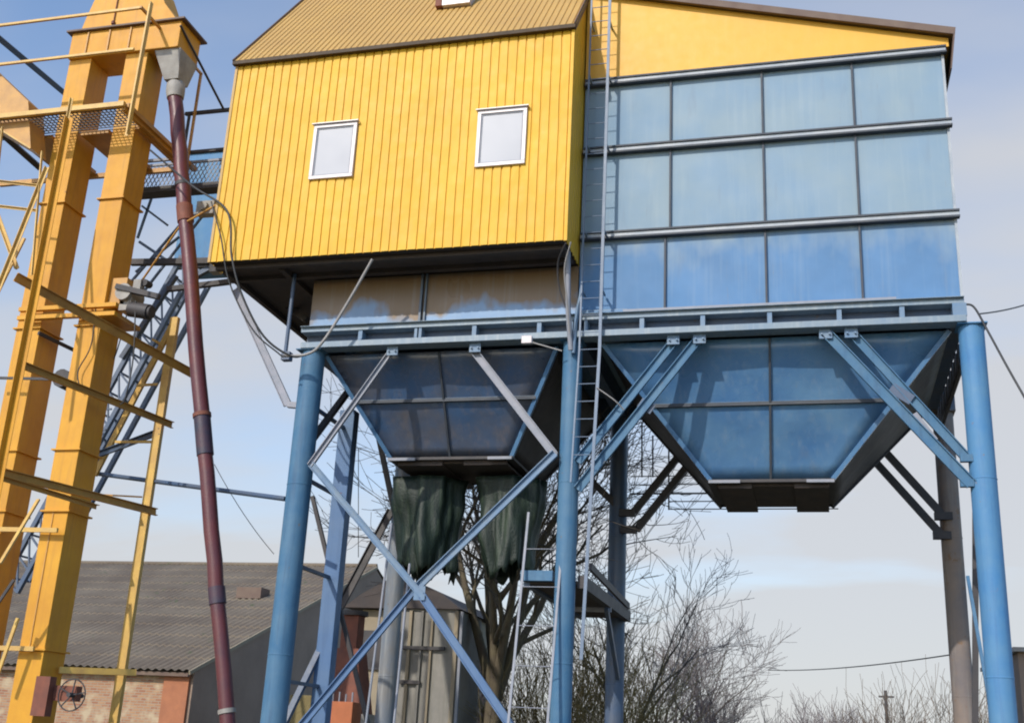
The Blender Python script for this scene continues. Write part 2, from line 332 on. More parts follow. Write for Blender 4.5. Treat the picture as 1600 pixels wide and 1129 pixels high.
# ------------------------------------------------------------------ supporting frame
fr = thing('support_frame', 'blue steel frame of round columns, long beams and braces carrying the two grain bins', 'steel frame', (-3.2, 20.4, 0))
def column(x, y, r, z1, mat, lab=None):
    m = MB(); m.tube([(x, y, 0), (x, y, z1 * 0.5), (x, y, z1)], r, 28)
    m.box(x - r - 0.03, x + r + 0.03, y - r - 0.03, y + r + 0.03, z1, z1 + 0.02)
    for zr in (2.9, 5.75):
        m.tube([(x, y, zr - .012), (x, y, zr), (x, y, zr + .012)], [r + .001, r + .008, r + .001], 28, False)
    m.box(x - r - 0.12, x + r + 0.12, y - r - 0.12, y + r + 0.12, 0, 0.03)
    c = m.build('column', mat, fr, lab)
    return c
column(CX[0], CYF, 0.21, 8.165, M['blue'], 'thick round blue column at the front left corner')
column(CX[1], CYF, 0.165, 8.165, M['blue'], 'round light blue column between the two hoppers')
c3 = column(CX[2] + 0.0, CYF, 0.19, 8.16, M['bright_blue'], 'round bright blue column at the front right corner')
column(CX[0] + .1, CYB, 0.19, 8.165, M['rear_col'], 'grey weathered back column on the left')
column(CX[1], CYB, 0.18, 8.165, M['dark_blue'], 'dark blue back column in the middle')
column(CX[2], CYB, 0.19, 8.165, M['rusty_col'], 'rust-stained back column on the right')
m = MB(); a = at(503, 1129, 19.5); m.box(-8.7 , -8.4, 19.5, 19.75, 0, 7.55); m.build('column', M['lilac'], fr, 'square lilac-blue column beside the thick left column', bevel=0.01)
for z in (2.5, 4.4, 5.9, 7.2):
    m = MB(); m.bar((-8.6, 18.1, z), (-8.6, 19.55, z), 0.06); m.build('tie_bar', M['dark_blue'], fr)
# front beam: two rails with short stiffeners between them
m = MB(); m.box(X0 - 0.03, X1 - 0.01, 17.80, 18.04, 8.50, 8.60); m.box(X0 - 0.03, X1 - 0.01, 17.74, 17.80, 8.585, 8.60); m.build('beam_flange', M['blue_beam'], fr, bevel=0.008)
m = MB(); m.box(X0 + 0.02, X1 + 0.0, 17.74, 18.04, 8.18, 8.29); m.build('beam_flange', M['blue_beam'], fr, bevel=0.008)
for x in (-7.75, -6.7, -6.62, -5.65, -4.5, -3.95, -3.68, -2.75, -1.75, -0.68, 0.4, 1.35):
    w = 0.05 if x in (-6.7, -6.62, -3.68) else 0.075
    m = MB(); m.box(x, x + w, 17.82, 18.02, 8.29, 8.50); m.build('beam_stiffener', M['blue_brace'], fr)
m = MB(); m.box(2.13, 2.335, 17.78, 18.045, 8.292, 8.498); m.build('beam_end_plate', M['blue_brace'], fr)
m = MB(); m.box(X0, X1, 18.02, 18.045, 8.29, 8.50); m.build('beam_web', M['dark_blue'], fr)
for y in (22.6,):
    m = MB(); m.box(X0, X1 + .3, y, y + 0.25, 8.19, 8.6); m.build('rear_beam', M['dark_blue'], fr)
for x in (X0 + 0.02, XM - 0.1, X1 - 0.22):
    m = MB(); m.box(x, x + 0.2, 18.045, 22.6, 8.19, 8.58); m.build('side_beam', M['dark_blue'], fr)
def brace(a, b, ya=17.95, yb=17.95, w=0.15, mat='blue_brace', kind='chan', flip=False, f=.06):
    m = MB(); p, q = at(*a, ya), at(*b, yb)
    if kind == 'chan': m.chan(p, q, w, f)
    elif kind == 'bar': m.bar(p, q, w)
    else: m.angle(p, q, w)
    # gusset plate at the top end
    return m.build('brace', M[mat], fr)
brace((1057, 530), (903, 722), 17.95, 17.9, 0.15, 'blue'); brace((1092, 530), (903, 765), 17.95, 17.9, 0.15, 'blue')
brace((1290, 520), (1518, 757), 17.9, 17.9, 0.17, 'blue'); brace((1328, 518), (1512, 718), 17.95, 18, 0.15, 'blue')
for px, py in ((1052, 533), (1093, 531), (1290, 523), (1330, 521), (742, 552), (613, 553)):
    m = MB(); c = at(px, py, 17.86); m.box(c.x - 0.1, c.x + 0.1, 17.84, 17.87, 8.02, 8.18)
    for dx in (-.06, .06): m.tube([(c.x + dx, 17.8, 8.09), (c.x + dx, 17.84, 8.09)], 0.018, 6)
    m.build('gusset_plate', M['blue_brace'], fr)
for (a, b) in (((1500, 752), (1522, 757)), ((1500, 713), (1520, 717))):
    m = MB(); p, q = at(*a, 17.9), at(*b, 17.9); m.box(p.x, q.x, 17.86, 17.96, p.z - 0.08, p.z + 0.03); m.build('brace_foot', M['blue'], fr)
# pair of straps between the doubled braces
for (a, b, mt) in (((1000, 628), (1020, 640), 'dark_blue'), ((1392, 605), (1425, 625), 'dark_blue'), ((1425, 648), (1458, 690), 'galv')):
    m = MB(); p, q = at(*a, 17.93), at(*b, 17.93); m.bar(p, q, 0.17, 0.02); m.build('strap_plate', M[mt], fr)
brace((742, 550), (868, 712), 17.95, 17.85, 0.13, 'galv', 'chan'); brace((612, 550), (485, 728), 17.95, 17.75, 0.1, 'galv', 'chan')
brace((560, 590), (478, 700), 19.4, 18.1, 0.1, 'dark_steel', 'bar')
brace((868, 708), (645, 925), 17.80, 17.80, 0.13, 'blue_brace', 'chan'); brace((645, 925), (470, 1135), 17.8, 17.8, 0.12, 'lilac', 'chan')
brace((487, 725), (660, 930), 17.72, 17.70, 0.11, 'blue_brace', 'chan'); brace((660, 930), (800, 1135), 17.7, 17.65, 0.13, 'lilac', 'chan')
m = MB(); c = at(655, 925, 17.66); m.box(c.x - 0.09, c.x + 0.1, 17.655, 17.66, c.z - 0.12, c.z + 0.1); m.build('gusset_plate', M['blue_brace'], fr)
# braces of the rear frame
for a, b in (((1063, 709), (990, 800)), ((1080, 720), (994, 828)), ((1380, 702), (1472, 803)), ((1363, 716), (1470, 834)), ((925, 752), (962, 788))):
    brace(a, b, 22.7, 22.7, 0.13, 'dark_steel', 'bar')
for px, py in ((980, 800), (982, 826), (1474, 805), (1472, 835)):
    m = MB(); c = at(px, py, 22.6); m.box(c.x - 0.16, c.x + 0.16, 22.55, 22.68, c.z - 0.08, c.z + 0.06); m.build('brace_foot', M['dark_steel'], fr)
brace((612, 797), (530, 952), 22.6, 22.0, 0.17, 'dark_steel', 'chan'); brace((530, 952), (444, 1130), 19.9, 19.0, 0.1, 'dark_blue', 'bar')
brace((488, 775), (575, 1130), 19.8, 19.9, 0.07, 'dark_steel', 'bar'); brace((590, 675), (616, 798), 22.4, 22.5, 0.1, 'dark_steel', 'bar')
brace((1524, 700), (1524, 1129), 20.5, 20.6, 0.09, 'dark_steel', 'bar')
brace((1512, 900), (1552, 1129), 19.6, 18.6, 0.05, 'blue', 'bar')
m = MB(); n_ = 9
for i in range(n_):
    a, b = 18.4 + i * 4.1 / n_, 18.4 + (i + 1) * 4.1 / n_
    m.bar((2.3, a, 8.19), (2.3, b, 7.75), 0.04); m.bar((2.3, b, 7.75), (2.3, b, 8.19), 0.04)
m.bar((2.3, 18.3, 7.74), (2.3, 22.6, 7.74), 0.06); m.build('side_lattice', M['dark_steel'], fr)
# small posts between the left column, the cabin and the beam
m = MB(); p = at(463, 408, 17.7); m.tube([(p.x, 17.7, 9.6), (p.x, 17.7, 8.0)], 0.035, 10); m.box(p.x - 0.06, p.x + 0.1, 17.66, 17.8, 7.95, 8.1); m.build('hanger_post', M['dark_blue'], fr)
m = MB(); m.tube([(-3.93, 17.45, 9.7), (-3.92, 17.6, 8.6), (-3.88, 17.74, 7.95)], 0.045, 10); m.build('hanger_post', M['galv'], fr)
m = MB(); m.tube(curve([(-3.70, 17.75, 9.35), (-3.74, 17.72, 8.9), (-3.80, 17.72, 8.5), (-3.84, 17.76, 7.9)], 5), 0.035, 10); m.build('hanger_post', M['blue_brace'], fr)

# ------------------------------------------------------------------ grain bins
def panel(x0, x1, z0, z1, y, parent, mat, name='side_panel', bulge=0.008):
    """one sheet between the ribs, pressed slightly outwards"""
    n = 8; m = MB(); vv = []; ff = []
    for j in range(n + 1):
        for i in range(n + 1):
            u, w = i / n, j / n
            d = (math.sin(math.pi * u) * math.sin(math.pi * w)) ** 0.6 * bulge
            vv.append((x0 + (x1 - x0) * u, y - d, z0 + (z1 - z0) * w))
    for j in range(n):
        for i in range(n): k = j * (n + 1) + i; ff.append((k, k + 1, k + n + 2, k + n + 1))
    m.add(vv, ff, True)
    m.add([(x0, y + 0.02, z0), (x1, y + 0.02, z0), (x1, y + 0.02, z1), (x0, y + 0.02, z1)], [(0, 3, 2, 1)])
    return m.build(name, mat, parent)
def bin_shell(root, x0, x1, z0, z1, mat):
    m = MB(); m.box(x0 + 0.01, x1 - 0.01, YF + 0.03, YB, z0, z1); return m.build('bin_shell', mat, root)
rb = thing('grain_bin', 'large faded blue steel grain bin with ribbed panel rows, under the flat yellow gable', 'grain bin', (-0.76, 20.4, 8.2))
bin_shell(rb, XM, X1, 8.60, 13.19, M['panel'])
rows = ((8.62, 10.06, (XM, -2.36, -0.69, 0.82, X1), 'panel_low'), (10.15, 11.72, (XM, -2.28, -0.69, 0.83, X1), 'panel'), (11.81, 13.15, (XM, -2.28, -0.69, 0.83, X1), 'panel'))
for z0, z1, xs, mt in rows:
    for i in range(4): panel(xs[i], xs[i + 1], z0, z1, YF, rb, M[mt])
    for i in (1, 2, 3):
        m = MB(); m.box(xs[i] - 0.016, xs[i] + 0.016, YF - 0.055, YF + 0.01, z0 + 0.0, z1 - 0.03); m.build('vertical_rib', M['seam'], rb)
    n = 4
for z in (10.06, 11.72, 13.12):
    m = MB(); m.box(XM + 0.01, X1 + 0.045, YF - 0.10, YF + 0.01, z + 0.012, z + 0.085); m.build('rib_band', M['ribband'], rb, bevel=0.006)
    m = MB(); m.box(XM + 0.01, X1 + 0.05, YF - 0.125, YF - 0.02, z - 0.022, z + 0.011); m.box(XM + 0.01, X1 + 0.05, YF - 0.125, YF - 0.02, z + 0.086, z + 0.118); m.build('horizontal_rib', M['seam'], rb)
for z0, z1 in ((8.62, 10.05), (10.15, 11.7), (11.82, 13.1)):   # return flange on the right end
    m = MB(); m.box(X1 - 0.03, X1 + 0.012, YF - 0.03, YF + 0.02, z0, z1); m.build('corner_angle', M['ribband'], rb)
    m = MB()
    for y in (19.6, 21.2): m.box(X1 - 0.005, X1 + 0.03, y, y + 0.04, z0, z1)
    m.build('vertical_rib', M['rib'], rb)
m = MB(); m.box(-3.05, 1.32, YF - 0.14, YF - 0.03, 8.66, 8.70); m.box(-3.05, 1.32, YF - 0.06, YF - 0.035, 8.61, 8.66); m.build('drip_edge', M['galv'], rb)
m = MB(); m.box(-3.8, -3.0, YF - 0.05, YF - 0.028, 8.61, 8.75); m.build('patch_plate', M['panel_low'], rb)
# gable and mono-pitch roof
rf = MB(); zl, zr = 15.16, 13.44
rf.add([(XM - .3, 17.9, zl + .08), (2.5, 17.9, zr - 0.01), (2.5, 23.1, zr - 0.01), (XM - .3, 23.1, zl + .08),
        (XM - .3, 17.9, zl + .14), (2.5, 17.9, zr + .05), (2.5, 23.1, zr + .05), (XM - .3, 23.1, zl + .14)],
       [(0, 3, 2, 1), (4, 5, 6, 7), (0, 1, 5, 4), (1, 2, 6, 5), (2, 3, 7, 6), (3, 0, 4, 7)])
rfo = rf.build('roof', M['clad_roof'], rb)
m = MB(); m.sweep((XM - .3, 17.88, zl + .10), (2.52, 17.88, zr + 0.01), [(-0.06, -0.02), (0.07, -0.02), (0.07, 0.02), (-0.06, 0.02)]); m.build('verge_trim', M['trim'], rfo)
m = MB(); m.add([(2.50, 17.86, zr + .04), (2.53, 17.86, zr + .04), (2.53, 23.1, zr + .04), (2.50, 23.1, zr + .04), (2.41, 17.9, 12.75), (2.43, 17.9, 12.75), (2.48, 23.1, zr - .12), (2.45, 23.1, zr - .12)],
                [(0, 1, 2, 3), (4, 7, 6, 5), (0, 4, 5, 1), (1, 5, 6, 2), (2, 6, 7, 3), (3, 7, 4, 0)]); m.build('fascia_board', M['trim'], rfo)
m = MB(); m.add([(XM, 18.0, 13.24), (2.42, 18.0, 13.24), (2.42, 18.0, 13.40), (XM, 18.0, 15.14), (XM, 22.9, 13.24), (2.42, 22.9, 13.24), (2.42, 22.9, 13.40), (XM, 22.9, 15.14)],
                [(0, 1, 2, 3), (5, 4, 7, 6), (0, 4, 5, 1), (1, 5, 6, 2), (2, 6, 7, 3), (3, 7, 4, 0)]); m.build('gable_wall', M['gable'], rb)

lb = thing('grain_bin', 'shaded blue steel grain bin hidden under the yellow cabin, left of the other bin', 'grain bin', (-6.3, 20.4, 8.2))
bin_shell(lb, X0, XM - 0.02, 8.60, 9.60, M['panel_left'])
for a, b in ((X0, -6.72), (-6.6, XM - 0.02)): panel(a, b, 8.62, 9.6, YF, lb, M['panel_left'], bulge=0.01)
m = MB(); m.box(-6.72, -6.68, YF - 0.05, YF + 0.01, 8.61, 9.6); m.build('vertical_rib', M['rib'], lb)
m = MB(); m.box(-6.63, -6.60, YF - 0.05, YF + 0.01, 8.61, 9.6); m.build('vertical_rib', M['rib'], lb)
m = MB(); m.box(X0, XM - 0.03, YF - 0.07, YF - 0.04, 8.61, 8.66); m.build('drip_edge', M['ribband'], lb)

# ------------------------------------------------------------------ hoppers (belong to their bins)
def hopper(root, xt0, xt1, zt, xb0, xb1, zb, yb0, yb1, mat, mat_side, yt0=18.12, yt1=22.55, zmid=7.2):
    T = [V((xt0, yt0, zt)), V((xt1, yt0, zt)), V((xt1, yt1, zt)), V((xt0, yt1, zt))]
    B = [V((xb0, yb0, zb)), V((xb1, yb0, zb)), V((xb1, yb1, zb)), V((xb0, yb1, zb))]
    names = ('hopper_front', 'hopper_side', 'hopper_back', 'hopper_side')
    for k in range(4):
        a, b, c, d = B[k], B[(k + 1) % 4], T[(k + 1) % 4], T[k]
        n = (b - a).cross(d - a).normalized(); N_ = 10
        m = MB(); vv = []; ff = []
        for j in range(N_ + 1):
            for i in range(N_ + 1):
                u, w = i / N_, j / N_
                p = a.lerp(b, u).lerp(d.lerp(c, u), w)
                bu = abs(math.sin(math.pi * 2 * u)) * abs(math.sin(math.pi * 2 * w)) * 0.03
                vv.append(p - n * bu + n * 0.0)
        for j in range(N_):
            for i in range(N_): q = j * (N_ + 1) + i; ff.append((q, q + 1, q + N_ + 2, q + N_ + 1))
        m.add(vv, ff, True)
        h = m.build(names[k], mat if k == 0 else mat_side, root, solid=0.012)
        if k == 0:
            f = (zt - zmid) / (zt - zb)
            L_, R_ = T[0].lerp(B[0], f), T[1].lerp(B[1], f)
            o = n * 0.02 if n.y < 0 else -n * 0.02
            mm = MB(); mm.bar(L_ + o, R_ + o, 0.045, 0.06); mm.build('horizontal_rib', M['seam'], h)
            mm = MB(); mm.bar(L_ + o + V((0, -.01, .032)), R_ + o + V((0, -.01, .032)), 0.01, 0.045); mm.build('rib_band', M['rib'], h)
            t_, b_ = T[0].lerp(T[1], 0.5), B[0].lerp(B[1], 0.5)
            mm = MB(); mm.bar(t_ + o, b_ + o, 0.035, 0.05); mm.build('vertical_rib', M['seam'], h)
    for k in range(4):
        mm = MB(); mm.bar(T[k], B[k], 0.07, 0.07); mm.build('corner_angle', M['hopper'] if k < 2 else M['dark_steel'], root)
    return T, B
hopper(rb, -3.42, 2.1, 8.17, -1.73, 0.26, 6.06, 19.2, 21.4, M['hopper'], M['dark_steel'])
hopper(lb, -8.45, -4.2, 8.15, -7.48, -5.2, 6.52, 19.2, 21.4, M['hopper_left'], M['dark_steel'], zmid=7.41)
def mouth(root, x0, x1, z, chutes):
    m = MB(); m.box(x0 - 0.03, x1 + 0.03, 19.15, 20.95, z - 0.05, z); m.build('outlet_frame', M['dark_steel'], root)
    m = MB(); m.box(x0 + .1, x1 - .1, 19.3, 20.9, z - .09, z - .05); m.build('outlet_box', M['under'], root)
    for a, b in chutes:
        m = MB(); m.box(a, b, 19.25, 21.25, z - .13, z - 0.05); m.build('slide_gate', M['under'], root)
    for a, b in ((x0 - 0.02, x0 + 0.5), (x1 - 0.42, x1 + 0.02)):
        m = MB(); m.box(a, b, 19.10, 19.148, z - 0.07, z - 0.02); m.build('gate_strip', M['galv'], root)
mouth(rb, -1.73, 0.26, 6.06, ((-1.6, -1.05), (-0.36, 0.2)))
mouth(lb, -7.48, -5.2, 6.52, ((-7.35, -6.5), (-6.1, -5.3)))

# ------------------------------------------------------------------ cabin on top
cb = thing('cabin', 'bright yellow corrugated cabin with two white windows, jutting out above the left bin', 'cabin', (-7.1, 19.9, 9.6))
CXL, CXR, CYa, CYb, CZ0, CZ1 = -10.41, -3.87, 17.0, 22.8, 9.62, 13.78
def corrug(m, o, ud, vd, nd, W, H, pitch, groove, depth, jit=0.0):
    """sheet with real grooves: origin, width direction, height direction, outward normal"""
    o, ud, vd, nd = V(o), V(ud), V(vd), V(nd)
    prof = []; x = 0
    rj = random.Random(int(W * 100))
    while x < W - 1e-6:
        pj = pitch * (1 + rj.uniform(-.07, .07) * (jit > 0)); fl = pj - groove
        for xx, d in ((x, 0), (x + fl, 0), (x + fl + groove * 0.25, -depth), (x + fl + groove * 0.75, -depth)):
            if xx <= W: prof.append((xx, d))
        x += pj
    prof.append((W, 0))
    a = []
    for (xx, d) in prof:
        nr = 14 if jit else 1
        for k in range(nr + 1):
            j = jit * noise.noise(V((xx * 1.2, k * .35, 5))) + jit * .6 * noise.noise(V((xx * 5, k * .8, 9))); q = jit * .6 * noise.noise(V((round(xx / pitch) * 3.3, k * .5, 2)))
            a.append(o + ud * (xx + (q if 0 < xx < W else 0)) + nd * (d + j) + vd * (H * k / nr))
    w_ = nr + 1
    m.add(a, [(w_ * i + k, w_ * (i + 1) + k, w_ * (i + 1) + k + 1, w_ * i + k + 1) for i in range(len(prof) - 1) for k in range(nr)])
m = MB(); corrug(m, (CXL, CYa, CZ0), (1, 0, 0), (0, 0, 1), (0, -1, 0), CXR - CXL, CZ1 - CZ0, 0.163, 0.036, 0.022, 0.012)
m.build('front_wall', M['clad'], cb, solid=0.004)
for x, nx, nm in ((CXR, 1, 'side_wall'), (CXL, -1, 'side_wall')):
    m = MB(); corrug(m, (x, CYa, CZ0), (0, 1, 0), (0, 0, 1), (nx, 0, 0), CYb - CYa, CZ1 - CZ0, 0.163, 0.036, 0.022)
    m.add([(x, CYa, CZ1), (x, CYb, CZ1), (x, 19.9, 17.5)], [(0, 1, 2)])
    m.build(nm, M['clad'], cb)
m = MB(); corrug(m, (CXL, CYb, CZ0), (1, 0, 0), (0, 0, 1), (0, 1, 0), CXR - CXL, CZ1 - CZ0, 0.163, 0.036, 0.022); m.build('back_wall', M['clad'], cb)
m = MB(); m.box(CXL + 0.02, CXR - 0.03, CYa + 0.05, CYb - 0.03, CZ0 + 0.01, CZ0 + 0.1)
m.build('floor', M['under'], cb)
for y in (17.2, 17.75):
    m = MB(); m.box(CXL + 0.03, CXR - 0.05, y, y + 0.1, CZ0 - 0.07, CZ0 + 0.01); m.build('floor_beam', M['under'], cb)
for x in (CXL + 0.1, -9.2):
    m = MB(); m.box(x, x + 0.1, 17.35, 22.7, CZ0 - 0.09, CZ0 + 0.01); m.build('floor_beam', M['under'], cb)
m = MB(); m.box(CXR - 0.03, CXR + 0.025, CYa - 0.025, CYa + 0.03, CZ0 - 0.02, CZ1); m.build('corner_trim', M['clad'], cb)
m = MB(); m.box(CXL - 0.02, CXL + 0.03, CYa - 0.02, CYa + 0.04, CZ0 - 0.01, CZ1); m.build('corner_trim', M['clad_roof'], cb)
# steep roof
sl = V((0, 2.9, 3.72)).normalized(); nn = V((0, -3.72, 2.9)).normalized(); Ls = V((0, 2.98, 3.82)).length
m = MB(); corrug(m, V((CXL - 0.04, 16.93, 13.75)), (1, 0, 0), sl, nn, CXR - CXL + 0.1, Ls, 0.12, 0.045, 0.02)
sl2 = V((0, -2.9, 3.72)).normalized(); nn2 = V((0, 3.72, 2.9)).normalized()
corrug(m, V((CXL - 0.04, 22.87, 13.75)), (1, 0, 0), sl2, nn2, CXR - CXL + 0.1, Ls, 0.12, 0.045, 0.02)
ro = m.build('roof', M['clad_roof'], cb, solid=0.004)
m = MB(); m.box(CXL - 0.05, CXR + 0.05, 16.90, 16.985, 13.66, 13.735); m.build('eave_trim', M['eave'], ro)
for x in (CXL - 0.05, CXR + 0.03):
    m = MB(); m.bar((x + .01, 16.93, 13.70), (x + .01, 19.9, 17.52), 0.02, 0.14, ref=nn); m.build('verge_trim', M['trim'], ro)
m = MB(); c = at(722, -4, 18.35); zr_ = 13.75 + (18.35 - 16.93) * 3.72 / 2.9
m.box(c.x - 0.28, c.x + 0.28, 18.0, 18.6, zr_ - 0.3, zr_ + 0.25); m.build('roof_vent', M['white'], ro)
m = MB(); m.box(c.x - 0.42, c.x - 0.29, 18.0, 18.5, zr_ - 0.3, zr_ + 0.12); m.build('roof_vent', M['rust'], ro)
def window(x0, x1, z0, z1, dark):
    y = CYa - 0.03; t = 0.065
    m = MB(); m.box(x0, x1, y - 0.02, y + 0.05, z0, z0 + t); m.box(x0, x1, y - 0.02, y + 0.05, z1 - t, z1)
    m.box(x0, x0 + t, y - 0.02, y + 0.05, z0 + t, z1 - t); m.box(x1 - t, x1, y - 0.02, y + 0.05, z0 + t, z1 - t)
    w = m.build('window', M['white'], cb, bevel=0.006)
    m = MB(); s = 0.022
    a0, a1, b0, b1 = x0 + t, x1 - t, z0 + t, z1 - t
    m.box(a0, a1, y, y + 0.03, b0, b0 + s); m.box(a0, a1, y, y + 0.03, b1 - s, b1); m.box(a0, a0 + s, y, y + 0.03, b0 + s, b1 - s); m.box(a1 - s, a1, y, y + 0.03, b0 + s, b1 - s)
    m.build('sash', M['galv'], w)
    m = MB(); m.box(a0 + s, a1 - s, y + 0.012, y + 0.02, b0 + s, b1 - s); m.build('pane', M['pane'], w)
    m = MB(); m.box(x0 - 0.03, x1 + 0.03, y - 0.06, y + 0.02, z1 + 0.002, z1 + 0.02); m.build('drip_cap', M['white'], w)
window(-8.63, -7.79, 11.1, 12.2, 0); window(-5.52, -4.63, 11.08, 12.18, 1)

# ------------------------------------------------------------------ blue housing behind the cabin's left end
hs = thing('metal_housing', 'small blue steel housing behind the left end of the yellow cabin', 'housing', (-11.0, 22.0, 9.6))
p, q = at(300, 240, 23.1), at(300, 408, 23.1)
m = MB(); m.box(p.x - .05, -10.5, 23.1, 24.2, q.z, p.z); m.build('side_panel', M['bright_blue'], hs)
for z in (p.z - 0.02, (p.z + q.z) / 2 - .25, q.z):
    m = MB(); m.box(p.x - .1, -10.48, 23.05, 23.11, z, z + 0.06); m.build('horizontal_rib', M['rib'], hs)
m = MB(); m.box(p.x - .1, -10.3, 23.2, 23.3, q.z - .12, q.z); m.build('support_beam', M['dark_steel'], hs)

# ------------------------------------------------------------------ bucket elevator
ev = thing('bucket_elevator', 'tall yellow bucket elevator with two square trunks under a tapered head', 'grain elevator', (-14.0, 18.3, 0))
TA, TB = (-15.02, -14.49), (-13.66, -13.15)
for (x0, x1) in (TA, TB):
    m = MB(); m.box(x0, x1, 18.0, 18.63, 0, 14.98); m.build('trunk', M['elev'], ev, bevel=0.008)
for z in (1.0, 2.85, 5.3, 6.45, 8.9, 11.6):
    for (x0, x1) in (TA, TB):
        m = MB(); m.box(x0 - 0.05, x1 + 0.05, 17.95, 18.68, z, z + 0.03); m.build('trunk_flange', M['elev'], ev)
m = MB(); m.box(TB[0] + .2, TB[0] + .22, 17.985, 18.0, 2.88, 5.3); m.box(TA[0] + .2, TA[0] + .22, 17.985, 18.0, 2.88, 5.3); m.build('sheet_seam', M['elev_beam'], ev)
hd = MB(); hd.box(-15.02, -12.42, 17.93, 18.72, 14.98, 15.6); h = hd.build('head_box', M['elev'], ev, bevel=0.01)
m = MB(); m.box(-15.12, -12.32, 17.85, 18.82, 15.6, 15.64); m.build('head_ledge', M['trim'], h)
m = MB(); m.prism([(-14.9, 15.64), (-12.55, 15.64), (-12.95, 16.15), (-13.2, 16.7), (-13.5, 17.0), (-14.2, 17.05), (-14.62, 16.7), (-14.82, 16.0)], 18.0, 18.66); m.build('head_hood', M['elev'], ev)
m = MB(); m.box(-14.25, -13.95, 17.96, 17.99, 15.65, 15.72)
m.tube([(-14.1, 17.98, 15.46), (-14.1, 17.98, 16.9)], 0.014, 6); m.tube([(-14.1, 17.97, 15.75), (-14.1, 17.97, 15.82)], 0.04, 6); m.build('hood_latch', M['rust'], ev)
for x in (-14.62, -14.1, -13.6):
    m = MB(); m.box(x, x + 0.03, 17.90, 17.93, 15.02, 15.58); m.build('head_rib', M['elev_beam'], h)
# spout flange under the head
m = MB(); m.hexa([(-12.75, 18.12, 14.35), (-12.42, 18.12, 14.35), (-12.42, 18.5, 14.35), (-12.75, 18.5, 14.35)], [(-12.98, 17.98, 14.98), (-12.38, 17.98, 14.98), (-12.38, 18.68, 14.98), (-12.98, 18.68, 14.98)]); m.build('outlet_flange', M['grey'], ev)
m = MB(); m.tube([(-12.58, 18.3, 14.36), (-12.56, 18.3, 14.3), (-12.55, 18.3, 14.12), (-12.53, 18.3, 13.98)], [0.15, 0.19, 0.19, 0.17], 20); m.build('outlet_collar', M['grey'], ev)
# mid bracket (gearbox shelf) and bands
zb_ = at(120, 487, 17.9).z
for z in (zb_ + .08, zb_ - 0.1):
    m = MB(); m.box(-14.9, -12.75, 17.8, 17.9, z - 0.04, z + 0.04); m.build('shelf_beam', M['elev'], ev)
m = MB(); m.box(-13.15, -12.75, 17.9, 18.7, zb_ - 0.14, zb_ - 0.06); m.build('shelf', M['elev_beam'], ev)
m = MB(); m.box(-13.149, -12.8, 18.1, 18.5, zb_ + 0.2, zb_ + 0.75); m.build('inspection_box', M['elev_beam'], ev)
# foot box with round hand wheel
m = MB(); c = at(75, 1085, 17.95); m.box(c.x - 0.18, c.x + 0.1, 17.8, 17.98, c.z - 0.35, c.z + 0.3); m.build('control_box', M['rust'], ev)
m = MB(); c = at(112, 1085, 17.9); w = [(c.x + 0.26 * math.cos(t * math.pi / 12), 17.9, c.z + 0.26 * math.sin(t * math.pi / 12)) for t in range(25)]
m.tube(w, 0.012, 6, False)
for t in range(5): m.bar(c, (c.x + 0.25 * math.cos(t * 1.257 + .2), 17.9, c.z + 0.25 * math.sin(t * 1.257 + .2)), 0.018)
m.tube([(c.x, 17.8, c.z), (c.x, 18.2, c.z)], 0.04, 10); m.build('hand_wheel', M['dark_steel'], ev)
m = MB(); m.box(TB[1], c.x + .05, 17.95, 18.1, c.z - 0.1, c.z + 0.15); m.build('take_up_screw', M['rust'], ev)

mo = thing('gear_motor', 'black geared electric motor on the shelf at the right side of the yellow elevator', 'motor', at(228, 470, 18.2))
c = at(215, 460, 18.2)
m = MB(); m.tube([(c.x - .1, 18.2, c.z - .3), (c.x + .32, 18.2, c.z - .38)], 0.15, 18); m.tube([(c.x + .32, 18.2, c.z - .38), (c.x + .38, 18.2, c.z - .39)], 0.12, 18); m.build('motor_body', M['dark_steel'], mo)
m = MB(); m.box(c.x - 0.3, c.x - 0.05, 18.1, 18.45, c.z - 0.35, c.z + 0.05); m.tube([(c.x - .2, 18.0, c.z), (c.x - .2, 18.5, c.z)], 0.17, 16); m.build('gear_case', M['grey'], mo)
m = MB(); m.bar((c.x - .35, 18.0, c.z + .1), (c.x + .55, 18.1, c.z - .12), 0.1, 0.12); m.build('drive_guard', M['dark_steel'], mo)
m = MB(); m.tube([(c.x + .1, 18.2, c.z + .25), (c.x + .1, 18.4, c.z + .27)], 0.07, 12); m.build('pulley', M['dark_steel'], mo)
m = MB(); m.box(c.x - .1, c.x + .06, 18.15, 18.3, c.z + .05, c.z + .3); m.build('bearing_block', M['grey'], mo)

# elevator platform with guard rails
pf = thing('service_platform', 'yellow railed platform with mesh floor around the top of the elevator', 'platform', (-14.3, 18.4, 13.0))
PZ = at(195, 160, 17.2).z
PX0, PX1, PY0, PY1 = -17.6, -12.92, 17.2, 19.7
m = MB(); m.box(PX0, PX1, PY0, PY0 + 0.08, PZ - 0.06, PZ + 0.04); m.build('edge_beam', M['elev_rail'], pf)
m = MB(); m.box(PX0, PX1, PY1 - 0.08, PY1, PZ - 0.2, PZ - 0.1); m.build('edge_beam', M['elev_beam'], pf)
m = MB(); m.box(PX1 - 0.08, PX1, PY0 + 0.08, PY1 - .08, PZ - 0.12, PZ + 0.02); m.build('edge_beam', M['elev_beam'], pf)
m = MB()
for i in range(50):
    x = PX0 + 0.1 + i * 0.095
    if x < PX1 - 0.1: m.bar((x, PY0 + 0.09, PZ - .03), (min(x + 0.0, PX1 - .1), 17.93, PZ - .03), 0.012, 0.02, ref=(0, 0, 1))
